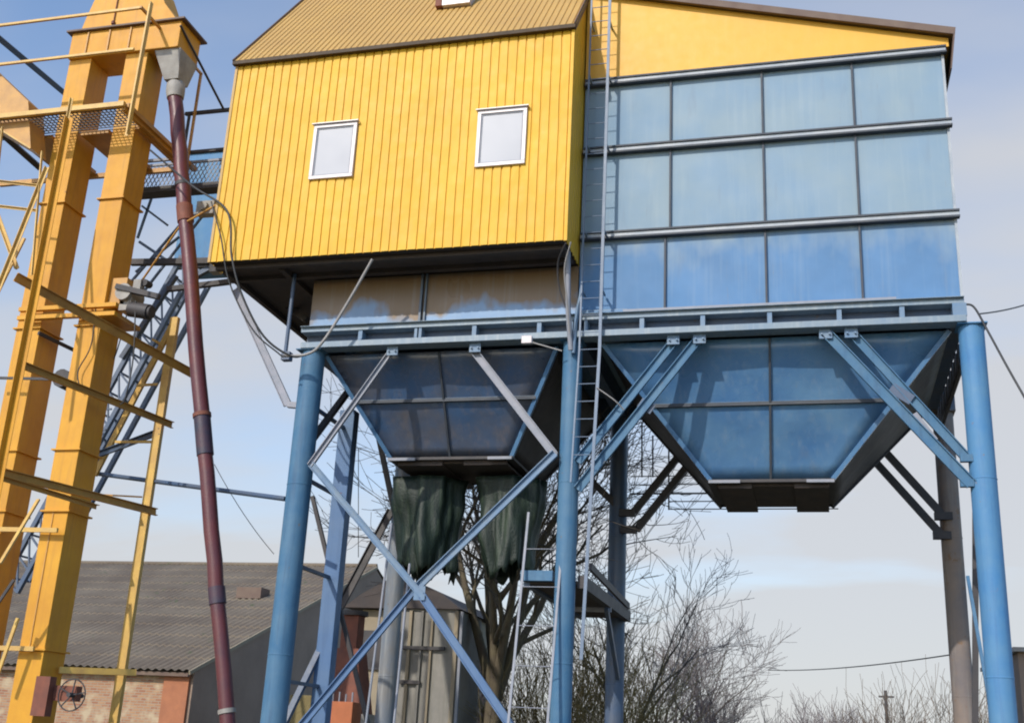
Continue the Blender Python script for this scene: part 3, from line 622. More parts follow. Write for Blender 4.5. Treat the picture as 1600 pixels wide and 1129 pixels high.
for i in range(9): m.bar((PX0 + .1, PY0 + 0.12 + i * 0.09, PZ - .045), (PX1 - .1, PY0 + 0.12 + i * 0.09, PZ - .045), 0.012, 0.02, ref=(0, 0, 1))
m.build('mesh_floor', M['dark_steel'], pf)
for (x0, x1) in ((-14.4, -13.75), (-15.9, -15.1)):
    m = MB(); m.box(x0, x1, 18.0, PY1 - 0.1, PZ - 0.14, PZ - 0.06); m.build('floor_plate', M['elev_beam'], pf)
m = MB(); m.box(-13.1, PX1 - .085, 17.95, PY1 - .1, PZ - 0.14, PZ - 0.06); m.build('floor_plate', M['elev_beam'], pf)
zr1, zr2 = at(100, 88, 17.2).z, at(100, 26, 17.2).z
for z in (zr1, zr2):
    m = MB(); m.bar((PX0, PY0 + .03, z), (PX1, PY0 + .03, z), 0.05); m.build('guard_rail', M['elev_rail'], pf)
pt, pb = at(234, 14, 17.2), at(200, 205, 17.2)
m = MB(); m.angle((pt.x, 17.22, zr2 + .05), (pt.x - .02, 17.22, PZ - 0.75), 0.1); m.build('corner_post', M['elev_rail'], pf)
m = MB(); m.bar((PX1, PY0, zr2), (PX1, PY1, zr2), 0.05); m.build('guard_rail', M['elev_beam'], pf)
m = MB(); m.bar((PX1, PY0 + .1, PZ + .0), (PX1, PY1 + .3, PZ + .0), 0.09, 0.12); m.build('toe_board', M['elev_beam'], pf)
m = MB(); m.bar((PX1, PY1 - .03, zr2), (PX1, PY1 - .03, PZ), 0.05); m.build('corner_post', M['elev_beam'], pf)
m = MB(); p, q = at(0, 45, 19.4), at(100, 145, 21.2); m.bar((-16.5, 17.0, zr2 - .1), at(100, 145, 20.6), 0.12, 0.14); m.build('guard_rail', M['dark_blue'], pf)
m = MB(); m.bar(at(-30, 180, 18.2), at(62, 262, 19.8), 0.12, 0.14); m.build('edge_beam', M['dark_steel'], pf)
# yellow box plate hanging left of the platform
bx = thing('panel_box', 'brown-yellow sheet box hanging left of the elevator head', 'sheet box', at(20, 180, 17.4))
m = MB(); p = [at(-60, 60, 17.4), at(44, 158, 17.4), at(48, 232, 17.4), at(-60, 170, 17.4)]
m.add(p + [v + V((0, .5, 0)) for v in p], [(0, 1, 2, 3), (7, 6, 5, 4), (0, 4, 5, 1), (1, 5, 6, 2), (2, 6, 7, 3), (3, 7, 4, 0)]); m.build('box_body', M['elev_beam'], bx)
m = MB(); m.bar(at(-60, 165, 17.38), at(48, 232, 17.38), 0.03, 0.03); m.build('box_edge', M['elev_rail'], bx)

# lattice tower beside the elevator
tw = thing('lattice_tower', 'yellow angle-iron lattice tower with long cross beams around the elevator trunks', 'lattice tower', (-13.6, 17.6, 0))
FX, RX, FY, RY = -13.08, -12.42, 15.8, 19.5
def tbar(p, q, w=0.1, mat='elev_rail', nm='post', k='angle'):
    m = MB()
    if k == 'angle': m.angle(p, q, w)
    elif k == 'bar': m.bar(p, q, w, w * 0.6)
    else: m.chan(p, q, w, 0.06)
    return m.build(nm, M[mat], tw)
fx = at(38, 560, FY).x
tbar((fx, FY, 0), (fx, FY, 12.1), 0.11, 'elev', 'post'); tbar((fx - 0.15, FY + .12, 0), (fx - 0.15, FY + .12, 12.6), 0.05, 'elev_rail', 'post')
rx = at(228, 800, RY).x
tbar((rx, RY, 0), (rx, RY, 9.6), 0.17, 'elev_rail', 'post', 'bar')
tbar((rx + .02, RY, 9.6), at(148, 742, RY + .6), 0.11, 'elev_rail', 'diagonal', 'bar')
for (a, b, w) in (((24, 432), (312, 590), 0.17), ((28, 568), (268, 664), 0.13), ((-10, 735), (243, 800), 0.14)):
    tbar(at(*a, FY), at(*b, RY + 0.1), w, 'elev_beam', 'cross_beam', 'chan')
tbar(at(-5, 745, FY), at(150, 792, RY - 1.3), 0.08, 'elev_beam', 'cross_beam')
tbar(at(92, 1046, 18.4), at(212, 1050, RY), 0.11, 'elev_rail', 'cross_beam', 'bar')
for y, x1 in ((827, 135), (1012, 98)):
    tbar(at(-20, y - 1, 17.85), at(x1 - 45, y + 1, 17.85), 0.08, 'elev_rail', 'cross_beam', 'bar')
tbar(at(-10, 590, 17.7), at(78, 592, 17.7), 0.05, 'dark_steel', 'cross_beam', 'bar')
tbar(at(-20, 500, 16.2), at(75, 262, 16.9), 0.07, 'elev_rail', 'diagonal')
tbar(at(28, 420, 16.6), at(-5, 330, 16.6), 0.07, 'elev_rail', 'diagonal')
tbar(at(66, 238, 16.9), at(50, 430, 16.6), 0.05, 'elev_rail', 'post')
tbar(at(4, 200, 17.0), at(-10, 330, 17.0), 0.05, 'elev_rail', 'post')
for y in (283, 322): tbar(at(-10, y, 17.0), at(60, y + 8, 17.0), 0.05, 'elev_rail', 'cross_beam')
tbar(at(150, 712, 19.9), at(252, 674, RY), 0.13, 'dark_blue', 'diagonal', 'chan')
tbar(at(150, 772, RY), at(222, 776, RY), 0.03, 'elev_beam', 'cross_beam', 'bar')
for a, b in (((256, 540), (238, 530)), ((246, 600), (214, 602)), ((236, 690), (180, 690))):
    tbar(at(*a, RY), at(*b, RY), 0.05, 'elev_rail', 'rung', 'bar')
tbar(at(0, 880, 16.6), at(60, 780, 17.4), 0.06, 'elev_rail', 'diagonal', 'bar'); tbar(at(-5, 945, 17.2), at(22, 905, 17.2), 0.05, 'dark_steel', 'diagonal', 'bar')
tbar(at(-10, 470, 16.8), at(38, 372, 16.8), 0.06, 'elev_rail', 'diagonal', 'bar'); tbar(at(-6, 1060, 17.6), at(28, 965, 17.6), 0.06, 'elev_rail', 'diagonal', 'bar')
tbar(at(60, 520, 17.9), at(118, 548, 18.9), 0.07, 'dark_steel', 'diagonal', 'bar')

# red-brown spout
sp = thing('spout_pipe', 'long red-brown steel spout pipe slanting from the elevator head to the ground', 'pipe', (-9.5, 18.3, 0))
A_, B_ = V((-12.53, 18.3, 14.0)), at(356, 1129, 18.3); B_ = A_ + (B_ - A_) * 1.17
def along(py_a):                                                   # parameter along the pipe that shows at this picture height
    best = min(range(200), key=lambda i: abs(pix(A_.lerp(B_, i / 199))[1] - py_a)); return best / 199
def pix(P):
    d = P - CAM; k = d.dot(fwd); return 800 + F * d.dot(rt) / k, 564.5 - F * d.dot(up) / k
cuts = [0] + [along(y) for y in (325, 650, 925)] + [1]
for i in range(4):
    m = MB(); pts = [A_.lerp(B_, cuts[i] + (cuts[i + 1] - cuts[i]) * k / 6) for k in range(7)]
    m.tube([p + V((0.012 * math.sin(7 * p.z + i), 0, 0)) for p in pts], 0.148 - 0.006 * i, 22); m.build('pipe_section', M['red'], sp)
for y0, y1, mt, r in ((322, 345, 'rust', 0.162), (650, 708, 'navy', 0.153), (648, 652, 'rust', 0.168), (915, 940, 'navy', 0.148), (285, 290, 'dark_steel', .16), (1104, 1112, 'grey', .15)):
    m = MB(); m.tube([A_.lerp(B_, along(y0)), A_.lerp(B_, along(y1))], r, 22); m.build('pipe_joint', M[mt], sp)

# walkway from the elevator to the cabin
wk = thing('walkway', 'narrow black steel walkway with mesh guard joining elevator platform and yellow cabin', 'walkway', (-11.7, 20.0, 13.0))
WY = 19.75
zf = at(240, 298, WY).z; zm = at(320, 236, WY).z; zt = at(315, 176, WY).z
for nm, z, w in (('floor_beam', zf, 0.13), ('guard_rail', zm, 0.06), ('guard_rail', zt, 0.07)):
    m = MB(); m.bar((-14.4 if nm == 'floor_beam' else -13.2, WY, z), (CXL, WY, z), w); m.build(nm, M['dark_steel'], wk)
m = MB(); m.box(-14.4, CXL - .02, WY + .07, WY + 0.32, zf - 0.02, zf + 0.0); m.build('floor_plate', M['dark_steel'], wk)
m = MB(); x = -14.4; z0, z1 = zf + 0.06, zf + 0.62
while x < CXL - 0.3:
    m.bar((x, WY - .01, z0), (x + 0.3, WY - .01, z1), 0.016, 0.012); m.bar((x + 0.3, WY + .004, z0), (x, WY + .004, z1), 0.016, 0.012); x += 0.1
m.bar((-14.4, WY, z1), (CXL, WY, z1), 0.05); m.bar((-14.4, WY, z1 + .12), (-13, WY, z1 + .12), 0.06); m.build('mesh_guard', M['galv'], wk)
for x in (-13.1, CXL - 0.06):
    m = MB(); m.bar((x, WY, zf), (x, WY, zt), 0.05); m.build('guard_post', M['dark_steel'], wk)
m = MB(); m.bar(at(282, 40, 17.9), at(350, 172, WY), 0.04); m.build('stay_rod', M['dark_steel'], wk)
m = MB(); p = at(300, 325, 19.5); m.box(p.x + .1, p.x + .5, 19.5, 19.7, p.z - .15, p.z + .15); m.tube([p + V((.3, -.1, 0)), p + V((.3, .02, 0))], 0.1, 10); m.build('lamp_housing', M['grey'], wk)
# lower walkway beams under the cabin edge
lw = thing('walkway', 'lower dark steel bracket walkway between the elevator motor and the cabin floor', 'walkway', (-11.8, 19.4, 9.2))
for a, b, w in (((205, 410), (350, 408), 0.12), ((262, 452), (360, 440), 0.1), ((345, 405), (480, 500), .12)):
    m = MB(); m.bar(at(*a, 19.4), at(*b, 19.4), w); m.build('floor_beam', M['dark_steel'], lw)
for a, b in (((275, 430), (190, 560)), ((290, 440), (345, 410)), ((345, 412), (395, 452))):
    m = MB(); m.bar(at(*a, 19.5), at(*b, 19.5), 0.1); m.build('brace', M['dark_blue'], lw)
m = MB(); p = at(333, 415, 18.9); m.box(p.x - .08, p.x + .1, 18.9, 19.1, p.z - .12, p.z + .1); m.build('junction_box', M['grey'], lw)
for a, b in (((218, 378), (270, 413)), ((222, 322), (262, 352)), ((215, 372), (240, 300)), ((225, 455), (330, 320)), ((205, 440), (300, 330)), ((280, 370), (212, 425))):
    m = MB(); m.bar(at(*a, 20.3), at(*b, 20.3), 0.045 if a[0] != 218 else .06); m.build('stay_rod', M['dark_blue'], lw)
m = MB(); p, q = at(368, 452, 19.6), at(450, 632, 18.1); m.chan(p, q, 0.15, 0.05); m.bar(q, q + V((.35, 0, -.04)), .1); m.build('brace', M['galv'], lw, 'pale mottled brace from the cabin corner down to the left column')
m = MB(); m.tube([at(342, 318, 17.4), at(282, 352, 18.4), at(210, 455, 18.8)], 0.022, 8); m.build('conduit', M['elev_beam'], lw)

# inclined dark gallery seen between the trunks
ig = thing('inclined_conveyor', 'dark blue inclined lattice conveyor running up behind the yellow elevator trunks', 'conveyor', at(60, 820, 22))
P0, P1 = at(10, 900, 22), at(285, 400, 22)
for o in (V((0, 0, 0)), V((.35, 0, -.35))):
    m = MB(); m.bar(P0 + o, P1 + o, 0.1, 0.1); m.build('chord', M['dark_blue'], ig)
    m = MB(); m.bar(P0 + o + V((0, .8, 0)), P1 + o + V((0, .8, 0)), 0.1, 0.1); m.build('chord', M['dark_blue'], ig)
m = MB(); n = 16
for i in range(n):
    a = P0.lerp(P1, i / n); b = P0.lerp(P1, (i + 1) / n); o = V((.35, 0, -.35))
    m.bar(a, a + o, 0.04); m.bar(a + o, b, 0.035); m.bar(a, a + V((0, .8, 0)), 0.04)
m.build('lattice', M['dark_blue'], ig)
m = MB(); a = at(95, 590, 22); m.tube([a, a + V((0, .5, 0))], 0.22, 14); m.build('drum', M['dark_steel'], ig)
for i in range(9): q = at(128 - i * 9, 640 + i * 32, 21.4); m = MB(); m.bar(q, q + V((.75, 0, 0)), 0.035); m.build('rung', M['dark_blue'], ig)
tag(MB().tube([at(155, 740, 20.2), at(446, 779, 18.2)], 0.045, 10).build('tie_pipe', M['dark_blue']), 'thin dark blue pipe running from the lattice tower to the thick left column', 'pipe')

# ------------------------------------------------------------------ ladders, platform between columns
def ladder(name, label, p0, p1, width, step, r, mat, side=(1, 0, 0), parent=None):
    p0, p1 = V(p0), V(p1); s = V(side).normalized() * width
    t = thing(name, label, 'ladder', p0 if p0.z < p1.z else p1)
    for o in (V((0, 0, 0)), s):
        m = MB(); m.bar(p0 + o, p1 + o, r * 2.2, r * 1.6); m.build('stile', M[mat], t)
    n = int((p1 - p0).length / step)
    for i in range(1, n):
        m = MB(); a = p0.lerp(p1, i / n); m.tube([a, a + s], r * 0.45, 6, False); m.build('rung', M[mat], t)
    return t
a, b = at(905, 1035, 17.55), at(947, -30, 17.55)
x_top = at(955, 0, 17.75).x; x_mid = at(937, 520, 17.7).x
t = thing('ladder', 'long narrow blue-grey steel ladder on the front of the right bin', 'ladder', (x_mid, 17.7, 3))
L0, L1 = V((at(908, 1030, 17.6).x, 17.6, at(908, 1030, 17.6).z)), V((x_mid, 17.68, 15.8))
JX = at(937, 545, 17.65)
for dx, w, mt in ((0, 0.05, 'ladder'), (-0.34, 0.028, 'ladder')):
    for (p, q) in ((L0, JX), (JX, V((at(950, 130, 17.7).x, 17.7, 15.8)))):
        if dx and p == L0: p = p.lerp(q, 0.55)
        m = MB(); m.bar(p + V((dx, 0, 0)), q + V((dx, 0, 0)), w, 0.03); m.build('stile', M[mt], t)
top = V((at(950, 130, 17.7).x, 17.7, 15.8)); Ltot = (top - JX).length; n = int(Ltot / 0.3)
for i in range(n + 1):
    a = JX.lerp(top, i / n); m = MB(); m.tube([a - V((0.34, 0, 0)), a], 0.008, 6, False); m.build('rung', M['ladder'], t)
for i in range(1, 7):
    a = JX.lerp(L0, i * 0.06); m = MB(); m.tube([a - V((0.34, 0, 0)), a], 0.008, 6, False); m.build('rung', M['ladder'], t)
for z in (9.0, 10.1, 11.76, 13.16, 14.3):
    k = (z - JX.z) / (top.z - JX.z); a = JX.lerp(top, k); 
    for o in (0, .34): m = MB(); m.bar(a - V((o, 0, 0)), a + V((-o, 0.33, 0)), 0.03); m.build('wall_bracket', M['blue_beam'], t)

cp = thing('access_platform', 'small blue steel platform slung between the middle front and rear columns', 'platform', (-4.2, 20.4, 4.2))
m = MB(); m.box(-4.62, -4.1, 17.95, 18.1, 4.17, 4.33); m.build('front_beam', M['blue'], cp)
m = MB(); m.box(-4.60, -4.50, 18.1, 22.75, 4.1, 4.3); m.build('side_beam', M['dark_blue'], cp)
m = MB(); m.box(-3.72, -3.60, 18.1, 22.75, 4.08, 4.28); m.build('side_beam', M['dark_steel'], cp)
m = MB(); m.box(-4.50, -3.72, 18.1, 22.7, 4.14, 4.19); m.build('floor_plate', M['under'], cp)
m = MB(); m.box(-4.5, -3.6, 20.5, 20.56, 4.0, 4.08); m.build('cross_beam', M['galv'], cp)
m = MB(); m.bar((-3.66, 20.4, 4.05), (-3.8, 22.6, 3.0), 0.07); m.build('brace', M['dark_blue'], cp)
m = MB(); m.bar((-3.62, 18.6, 4.5), (-3.62, 22.6, 4.36), 0.05, .12); m.build('toe_board', M['dark_steel'], cp)
ladder('ladder', 'thin grey ladder leaning from the ground to the small blue platform', at(797, 1129, 17.6) + V((-.02, -.35, -1.6)), at(826, 800, 18.0), 0.6, 0.55, 0.017, 'galv')
tag(MB().tube([at(612, 817, 19.0), at(571, 1135, 18.6)], 0.022, 8).build('thin_pole', M['galv']), 'thin pale pole leaning in front of the weathered left back column', 'pole')
tag(MB().tube([at(640, 880, 19.0), at(615, 1135, 18.6)], 0.022, 8).build('thin_pole', M['galv']), 'thin pale pole standing at the left edge of the beige hut', 'pole')

# rear guard rail seen below the right hopper
gr = thing('rear_railing', 'thin dark railing of parallel rods behind the right hopper', 'railing', (-2.5, 24, 5))
for i, y in enumerate((744, 757, 771, 783, 795)):
    a = at(985 if i < 3 else 1045, y, 24.2); b = at(1135 if i < 4 else 1310, y + 1, 24.2)
    m = MB(); m.tube([(a.x, 24.2, a.z), (b.x, 24.2, a.z)], 0.012 if i != 2 else 0.02, 6); m.build('rail', M['dark_steel'], gr)
for px, y0, y1 in ((1045, 690, 796), (1020, 680, 745), (1003, 660, 745)):
    m = MB(); m.tube([at(px, y0, 24.2), at(px, y1, 24.2)], 0.018, 6); m.build('post', M['dark_steel'], gr)

# ------------------------------------------------------------------ green sleeves under the left hopper
def sleeve(label, top, bot, seed):
    (a0, a1, za), (b0, b1, zb) = top, bot; rnd = random.Random(seed)
    n, k = 64, 14; m = MB(); vv = []; ff = []
    ph = [rnd.uniform(0, 6.28) for _ in range(6)]
    for j in range(k + 1):
        w = j / k; x0 = a0 + (b0 - a0) * w; x1 = a1 + (b1 - a1) * w; z = za + (zb - za) * w; cx_ = (x0 + x1) / 2; rx_ = (x1 - x0) / 2
        for i in range(n):
            t = 2 * math.pi * i / n
            f = 1 + (0.05 + 0.07 * w) * (math.sin(5 * t + ph[0] + 1.2 * w) + 0.7 * math.sin(9 * t + ph[1] - 2 * w) + 0.5 * math.sin(14 * t + ph[2] + 2 * w))
            vv.append((cx_ + rx_ * f * math.cos(t), 20.2 + 0.55 * f * math.sin(t), z + ((0.1 * math.sin(3 * t + ph[3]) + 0.22 * noise.noise(V((t * 6, seed, 0))) + .08 * math.sin(23 * t)) * w ** 4)))
            q = vv[-1]; nz_ = 0.13 * noise.noise(V((q[0] * 2.2, q[1] * 2, q[2] * 1.3 + seed))) + 0.05 * noise.noise(V((q[0] * 8, q[1] * 6, q[2] * 3)))
            vv[-1] = (q[0] + math.cos(t) * nz_, q[1] + math.sin(t) * nz_, q[2])
    for j in range(k):
        for i in range(n): ff.append((j * n + i, j * n + (i + 1) % n, (j + 1) * n + (i + 1) % n, (j + 1) * n + i))
    m.add(vv, ff, True)
    o = m.build('cloth_sleeve', M['cloth'], solid=0.012); return tag(o, label, 'cloth sleeve', 'green cloth sleeves hung from the left hopper')
sleeve('dark green cloth sleeve hanging under the left hopper, nearer the lilac column', (-7.72, -6.38, 6.3), (-7.35, -6.5, 4.6), 3)
sleeve('dark green cloth sleeve hanging under the left hopper, beside the middle column', (-6.08, -4.85, 6.3), (-5.8, -5.0, 4.6), 8)

# ------------------------------------------------------------------ cables
def cable(pts, r, mat, label, name='cable', n=8):
    return tag(MB().tube(curve(pts, n), r, 7).build(name, M[mat]), label, 'cable')
cable([at(235, 235, 17.6), at(300, 290, 17.0), at(355, 330, 16.9), at(362, 400, 16.9), at(378, 460, 17.0), at(412, 525, 17.2), at(455, 556, 17.4), at(482, 552, 17.5)], 0.02, 'black', 'thick dark cable looping from the elevator past the cabin corner to the left column')
cable([at(330, 315, 16.95), at(345, 370, 16.9), at(358, 440, 17.0), at(395, 515, 17.1), at(440, 556, 17.3)], 0.014, 'black', 'thinner black cable hanging beside the thick cable at the cabin corner')
cable([at(440, 556, 17.45), at(480, 553, 17.45), at(505, 533, 17.4), at(545, 470, 17.3), at(582, 405, 17.1)], 0.026, 'cable_grey', 'pale grey hose rising from the left column to the cabin underside', 'hose')
cable([at(884, 380, 17.0), at(872, 410, 17.3), at(874, 450, 17.5), at(886, 485, 17.6)], 0.015, 'dark_steel', 'short dark cable hanging below the right corner of the cabin')
cable([at(892, 378, 16.98), at(882, 420, 17.2), at(886, 470, 17.4), at(890, 520, 17.6)], 0.013, 'cable_grey', 'short grey cable against the post below the cabin corner')
cable([at(1505, 475, 17.9), at(1522, 480, 17.8), at(1545, 520, 17.6), at(1575, 575, 17.4), at(1612, 640, 17.2)], 0.017, 'black', 'black cable dropping to the right from the top of the right front column')
cable(sag(at(1532, 490, 17.9), at(1640, 462, 20), 0.05), 0.012, 'black', 'thin wire running off right from the right front column', n=2)
cable(sag(at(1200, 1046, 40), at(1486, 1022, 24), 0.1), 0.013, 'black', 'overhead line crossing the sky above the right-hand trees', n=2)
cable(sag(at(210, 440, 19), at(178, 560, 18.5), 0.3), 0.012, 'black', 'loose black wire hanging right of the elevator trunk', n=2)
cable([at(212, 470, 18.1), at(208, 560, 18.0), at(196, 620, 18.0), at(188, 632, 18)], 0.014, 'black', 'black motor cable hanging beside the elevator trunk')
cable([at(150, 480, 17.9), at(142, 540, 17.9), at(122, 580, 17.9), at(126, 610, 17.9)], 0.012, 'black', 'thin black cable running down the front of the right trunk')
cable(sag(at(335, 725, 22), at(428, 865, 22), 0.1), 0.008, 'black', 'very thin stay wire left of the thick left column', n=2)
cable([at(822, 532, 17.68), at(850, 540, 17.68), at(878, 548, 17.68)], 0.012, 'cable_grey', 'short grey cable from the white box to the middle column')
cable([at(932, 605, 17.6), at(960, 625, 17.7), at(975, 640, 17.8)], 0.012, 'cable_grey', 'short pale wire between the long ladder and the braces')
cable(sag(at(560, 700, 21), at(560, 870, 21), 0.0), 0.008, 'black', 'thin wire hanging behind the lilac column', n=2)
m = MB(); p = at(824, 531, 17.7); m.box(p.x - .09, p.x + .09, 17.64, 17.735, p.z - .075, p.z + .06); tag(m.build('junction_box', M['white'], bevel=.01), 'small white junction box on the long beam left of the middle column', 'junction box')

# ------------------------------------------------------------------ barn, huts
bn = thing('barn', 'long brick barn with a grey corrugated roof behind the elevator', 'barn', (-30, 42, 0))
EY, EZ, RYb, RZb, BX = 34.5, 3.5, 50.0, 9.3, -19.7
m = MB(); ns = 12; xs = []; x = -48.0
while x < BX: xs.append(x); x += 0.055
vv = []; ff = []
for j in range(ns * 2):
    s_ = (j // 2 + (j % 2)) / ns; lift = 0.035 if j % 2 == 0 else 0.0
    for x in xs:
        k = V((x, EY + (RYb - EY) * s_, EZ + (RZb - EZ) * s_))
        w = 0.035 * math.sin(x * 2 * math.pi / 0.28) + 0.05 * noise.noise(V((x * 0.35, s_ * 4, 0)))
        vv.append((k.x, k.y, k.z + w + lift))
nx_ = len(xs)
for j in range(ns * 2 - 1):
    for i in range(nx_ - 1): a = j * nx_ + i; ff.append((a, a + 1, a + nx_ + 1, a + nx_))
m.add(vv, ff, False)
m.add([(-48, RYb, RZb), (BX, RYb, RZb), (BX, RYb + 15.5, EZ), (-48, RYb + 15.5, EZ)], [(0, 1, 2, 3)])
rfb = m.build('roof', M['slate'], bn)
m = MB(); m.tube([(-48, RYb, RZb + .03), (BX, RYb, RZb + .03)], 0.1, 8); m.build('ridge_cap', M['slate'], rfb)
m = MB(); m.bar((BX + .03, EY - .05, EZ - .05), (BX + .03, RYb, RZb - .05), 0.06, 0.12, ref=(0, -1, 3)); m.build('verge_board', M['cream'], rfb)
m = MB(); m.box(-48, BX - 0.9, EY + 0.4, EY + 0.7, 0, EZ - .05); m.build('brick_wall', M['brick'], bn)
m = MB(); m.box(BX - 1.05, BX - 0.15, EY + 0.3, EY + 0.72, 0, EZ - .05); m.build('brick_pier', M['orange_brick'], bn)
m = MB(); m.box(-48, BX - .1, EY + .1, EY + .2, EZ - 0.16, EZ - .04); m.build('eave_board', M['trim'], bn)
m = MB(); m.add([(BX - .15, EY + .4, 0), (BX - .15, RYb * 2 - EY - .4, 0), (BX - .15, RYb * 2 - EY - .4, EZ), (BX - .15, RYb, RZb - .1), (BX - .15, EY + .4, EZ - .02)], [(0, 1, 2, 3, 4)]); m.build('gable_wall', M['dark_render'], bn, solid=.2)
m = MB(); p = at(393, 932, 44); m.box(p.x - .5, p.x + .6, 43.6, 44.4, p.z - .1, p.z + .35); m.build('roof_patch', M['trim'], bn)

hu = thing('shed', 'small cream rendered shed with dark brown pitched roof behind the sleeves', 'shed', (-11.7, 33, 0))
m = MB(); m.box(-13.0, -10.1, 32.2, 36, 0, 5.3); m.build('wall', M['cream'], hu)
m = MB(); m.prism([(-13.5, 5.32), (-9.9, 5.32), (-10.5, 5.75), (-11.2, 6.05), (-12.1, 6.2), (-13.0, 5.7)], 31.9, 36.3); m.build('roof', M['brownroof'], hu)
m = MB(); m.box(-12.9, -12.0, 32.12, 32.2, 3.6, 4.7); m.build('window', M['dark_steel'], hu)

ht = thing('metal_hut', 'tall beige metal hut with upright ribs behind the crossed braces', 'hut', (-8.9, 27, 0))
p, q = at(628, 950, 26), at(716, 952, 26)
m = MB(); m.box(p.x, q.x, 26, 28, 0, p.z); m.build('wall', M['beige'], ht)
m = MB(); m.add([(p.x - .1, 25.9, p.z), (q.x + .1, 25.9, p.z), (q.x + .1, 28.1, p.z), (p.x - .1, 28.1, p.z), (p.x - .05, 26.6, p.z + .08), (q.x - .1, 26.6, p.z + .06), (q.x - .1, 27.6, p.z + .06), (p.x - .05, 27.6, p.z + .08)],
                [(0, 3, 2, 1), (4, 5, 6, 7), (0, 1, 5, 4), (1, 2, 6, 5), (2, 3, 7, 6), (3, 0, 4, 7)]); m.build('roof', M['brownroof'], ht)
for px, w, mt in ((633, .07, 'cream'), (652, .05, 'beige'), (668, 0.05, 'cream'), (705, .09, 'cream'), (714, .06, 'galv')):
    x = at(px, 1040, 25.9).x; m = MB(); m.box(x, x + w, 25.93, 26.0, 0, p.z - .05); m.build('upright_rib', M[mt], ht)
for y in (1012, 1066):
    z = at(670, y, 25.95).z; m = MB(); m.box(p.x + .1, q.x - .25 if y < 1030 else p.x + .6, 25.9, 25.96, z - .04, z + .04); m.build('cross_rib', M['dark_steel'], ht)

fl = thing('exhaust_duct', 'rust-red square exhaust duct with a round cap beside the lilac column', 'duct', at(548, 1129, 25))
p = at(548, 960, 25)
m = MB(); m.box(p.x - .2, p.x + .2, 25, 25.4, 2.2, p.z); m.build('duct', M['rust'], fl, bevel=.01)
m = MB(); m.tube([(p.x + .03, 25.2, p.z), (p.x + .03, 25.2, p.z + .1)], 0.3, 20); m.build('cap', M['dark_steel'], fl)
m = MB(); m.hexa([(p.x - .5, 24.8, 2.2), (p.x + .5, 24.8, 2.2), (p.x + .5, 25.6, 2.2), (p.x - .5, 25.6, 2.2)], [(p.x - .28, 24.95, 3.6), (p.x + .28, 24.95, 3.6), (p.x + .28, 25.45, 3.6), (p.x - .28, 25.45, 3.6)]); m.build('fan_housing', M['rust'], fl)
m = MB(); m.box(p.x - .6, p.x + .7, 24.7, 25.8, 0, 2.2); m.build('base_cabinet', M['grey'], fl)
oc = thing('orange_box', 'orange steel box with upright pins at the foot of the lilac column', 'box', at(532, 1129, 22.5))
p = at(532, 1095, 22.5); w = .27
m = MB(); m.box(p.x - w, p.x + w, 22.5, 23.0, 0, p.z); m.build('box_body', M['orange'], oc, bevel=.01)
for i in range(4): m = MB(); m.tube([(p.x - w + .06 + i * .14, 22.6, p.z), (p.x - w + .06 + i * .14, 22.6, p.z + .15 + .04 * (i % 2))], 0.018, 6); m.build('pin', M['galv'], oc)
oc = thing('ochre_box', 'pale ochre box half hidden by the thick left column', 'box', at(468, 1129, 23.5))
p = at(470, 1085, 23.5); m = MB(); m.box(p.x - .25, p.x + .25, 23.5, 24.1, 0, p.z); m.build('box_body', M['straw'], oc, bevel=.02)

eh = thing('dark_building', 'dark brown building edge at the far right of the picture', 'house', at(1600, 1129, 30))
p = at(1590, 1018, 30); m = MB(); m.box(p.x, p.x + 6, 30, 36, 0, p.z); m.build('wall', M['dark_render'], eh)
m = MB(); m.box(p.x - .12, p.x + 6.1, 29.8, 36.2, p.z, p.z + .1); m.build('roof', M['grey'], eh)

# ------------------------------------------------------------------ trees
def rdir(d, ang, rnd):
    a = d.orthogonal().normalized(); a.rotate(Matrix.Rotation(rnd.uniform(0, 6.283), 3, d)); v = d * math.cos(ang) + a * math.sin(ang); return v.normalized()
def grow(parts, p, d, L, r, lv, rnd, maxlv, kids, spread, upw, rmin):
    n = 5 if lv < 2 else 4; pts = [p]; rs = [r]; dd = d
    for i in range(n):
        dd = (dd + V((rnd.gauss(0, .13), rnd.gauss(0, .13), rnd.gauss(0, .1) + upw * 0.12))).normalized()
        pts.append(pts[-1] + dd * (L / n)); rs.append(max(rmin, r * (1 - 0.62 * (i + 1) / n)))
    parts[0 if lv < 2 else 1].tube(pts, rs, 8 if lv == 0 else 6 if lv == 1 else 3, lv == 0)
    if lv >= maxlv: return
    for i in range(kids[lv]):
        t = 0.28 + 0.72 * (i + rnd.random()) / kids[lv]; k = min(int(t * n), n - 1); q = pts[k].lerp(pts[k + 1], t * n - k)
        dir_ = (pts[k + 1] - pts[k]).normalized()
        grow(parts, q, rdir(dir_, rnd.uniform(spread * .6, spread * 1.25), rnd), L * rnd.uniform(.5, .78), max(rmin, rs[k] * rnd.uniform(.5, .68)), lv + 1, rnd, maxlv, kids, spread, upw, rmin)
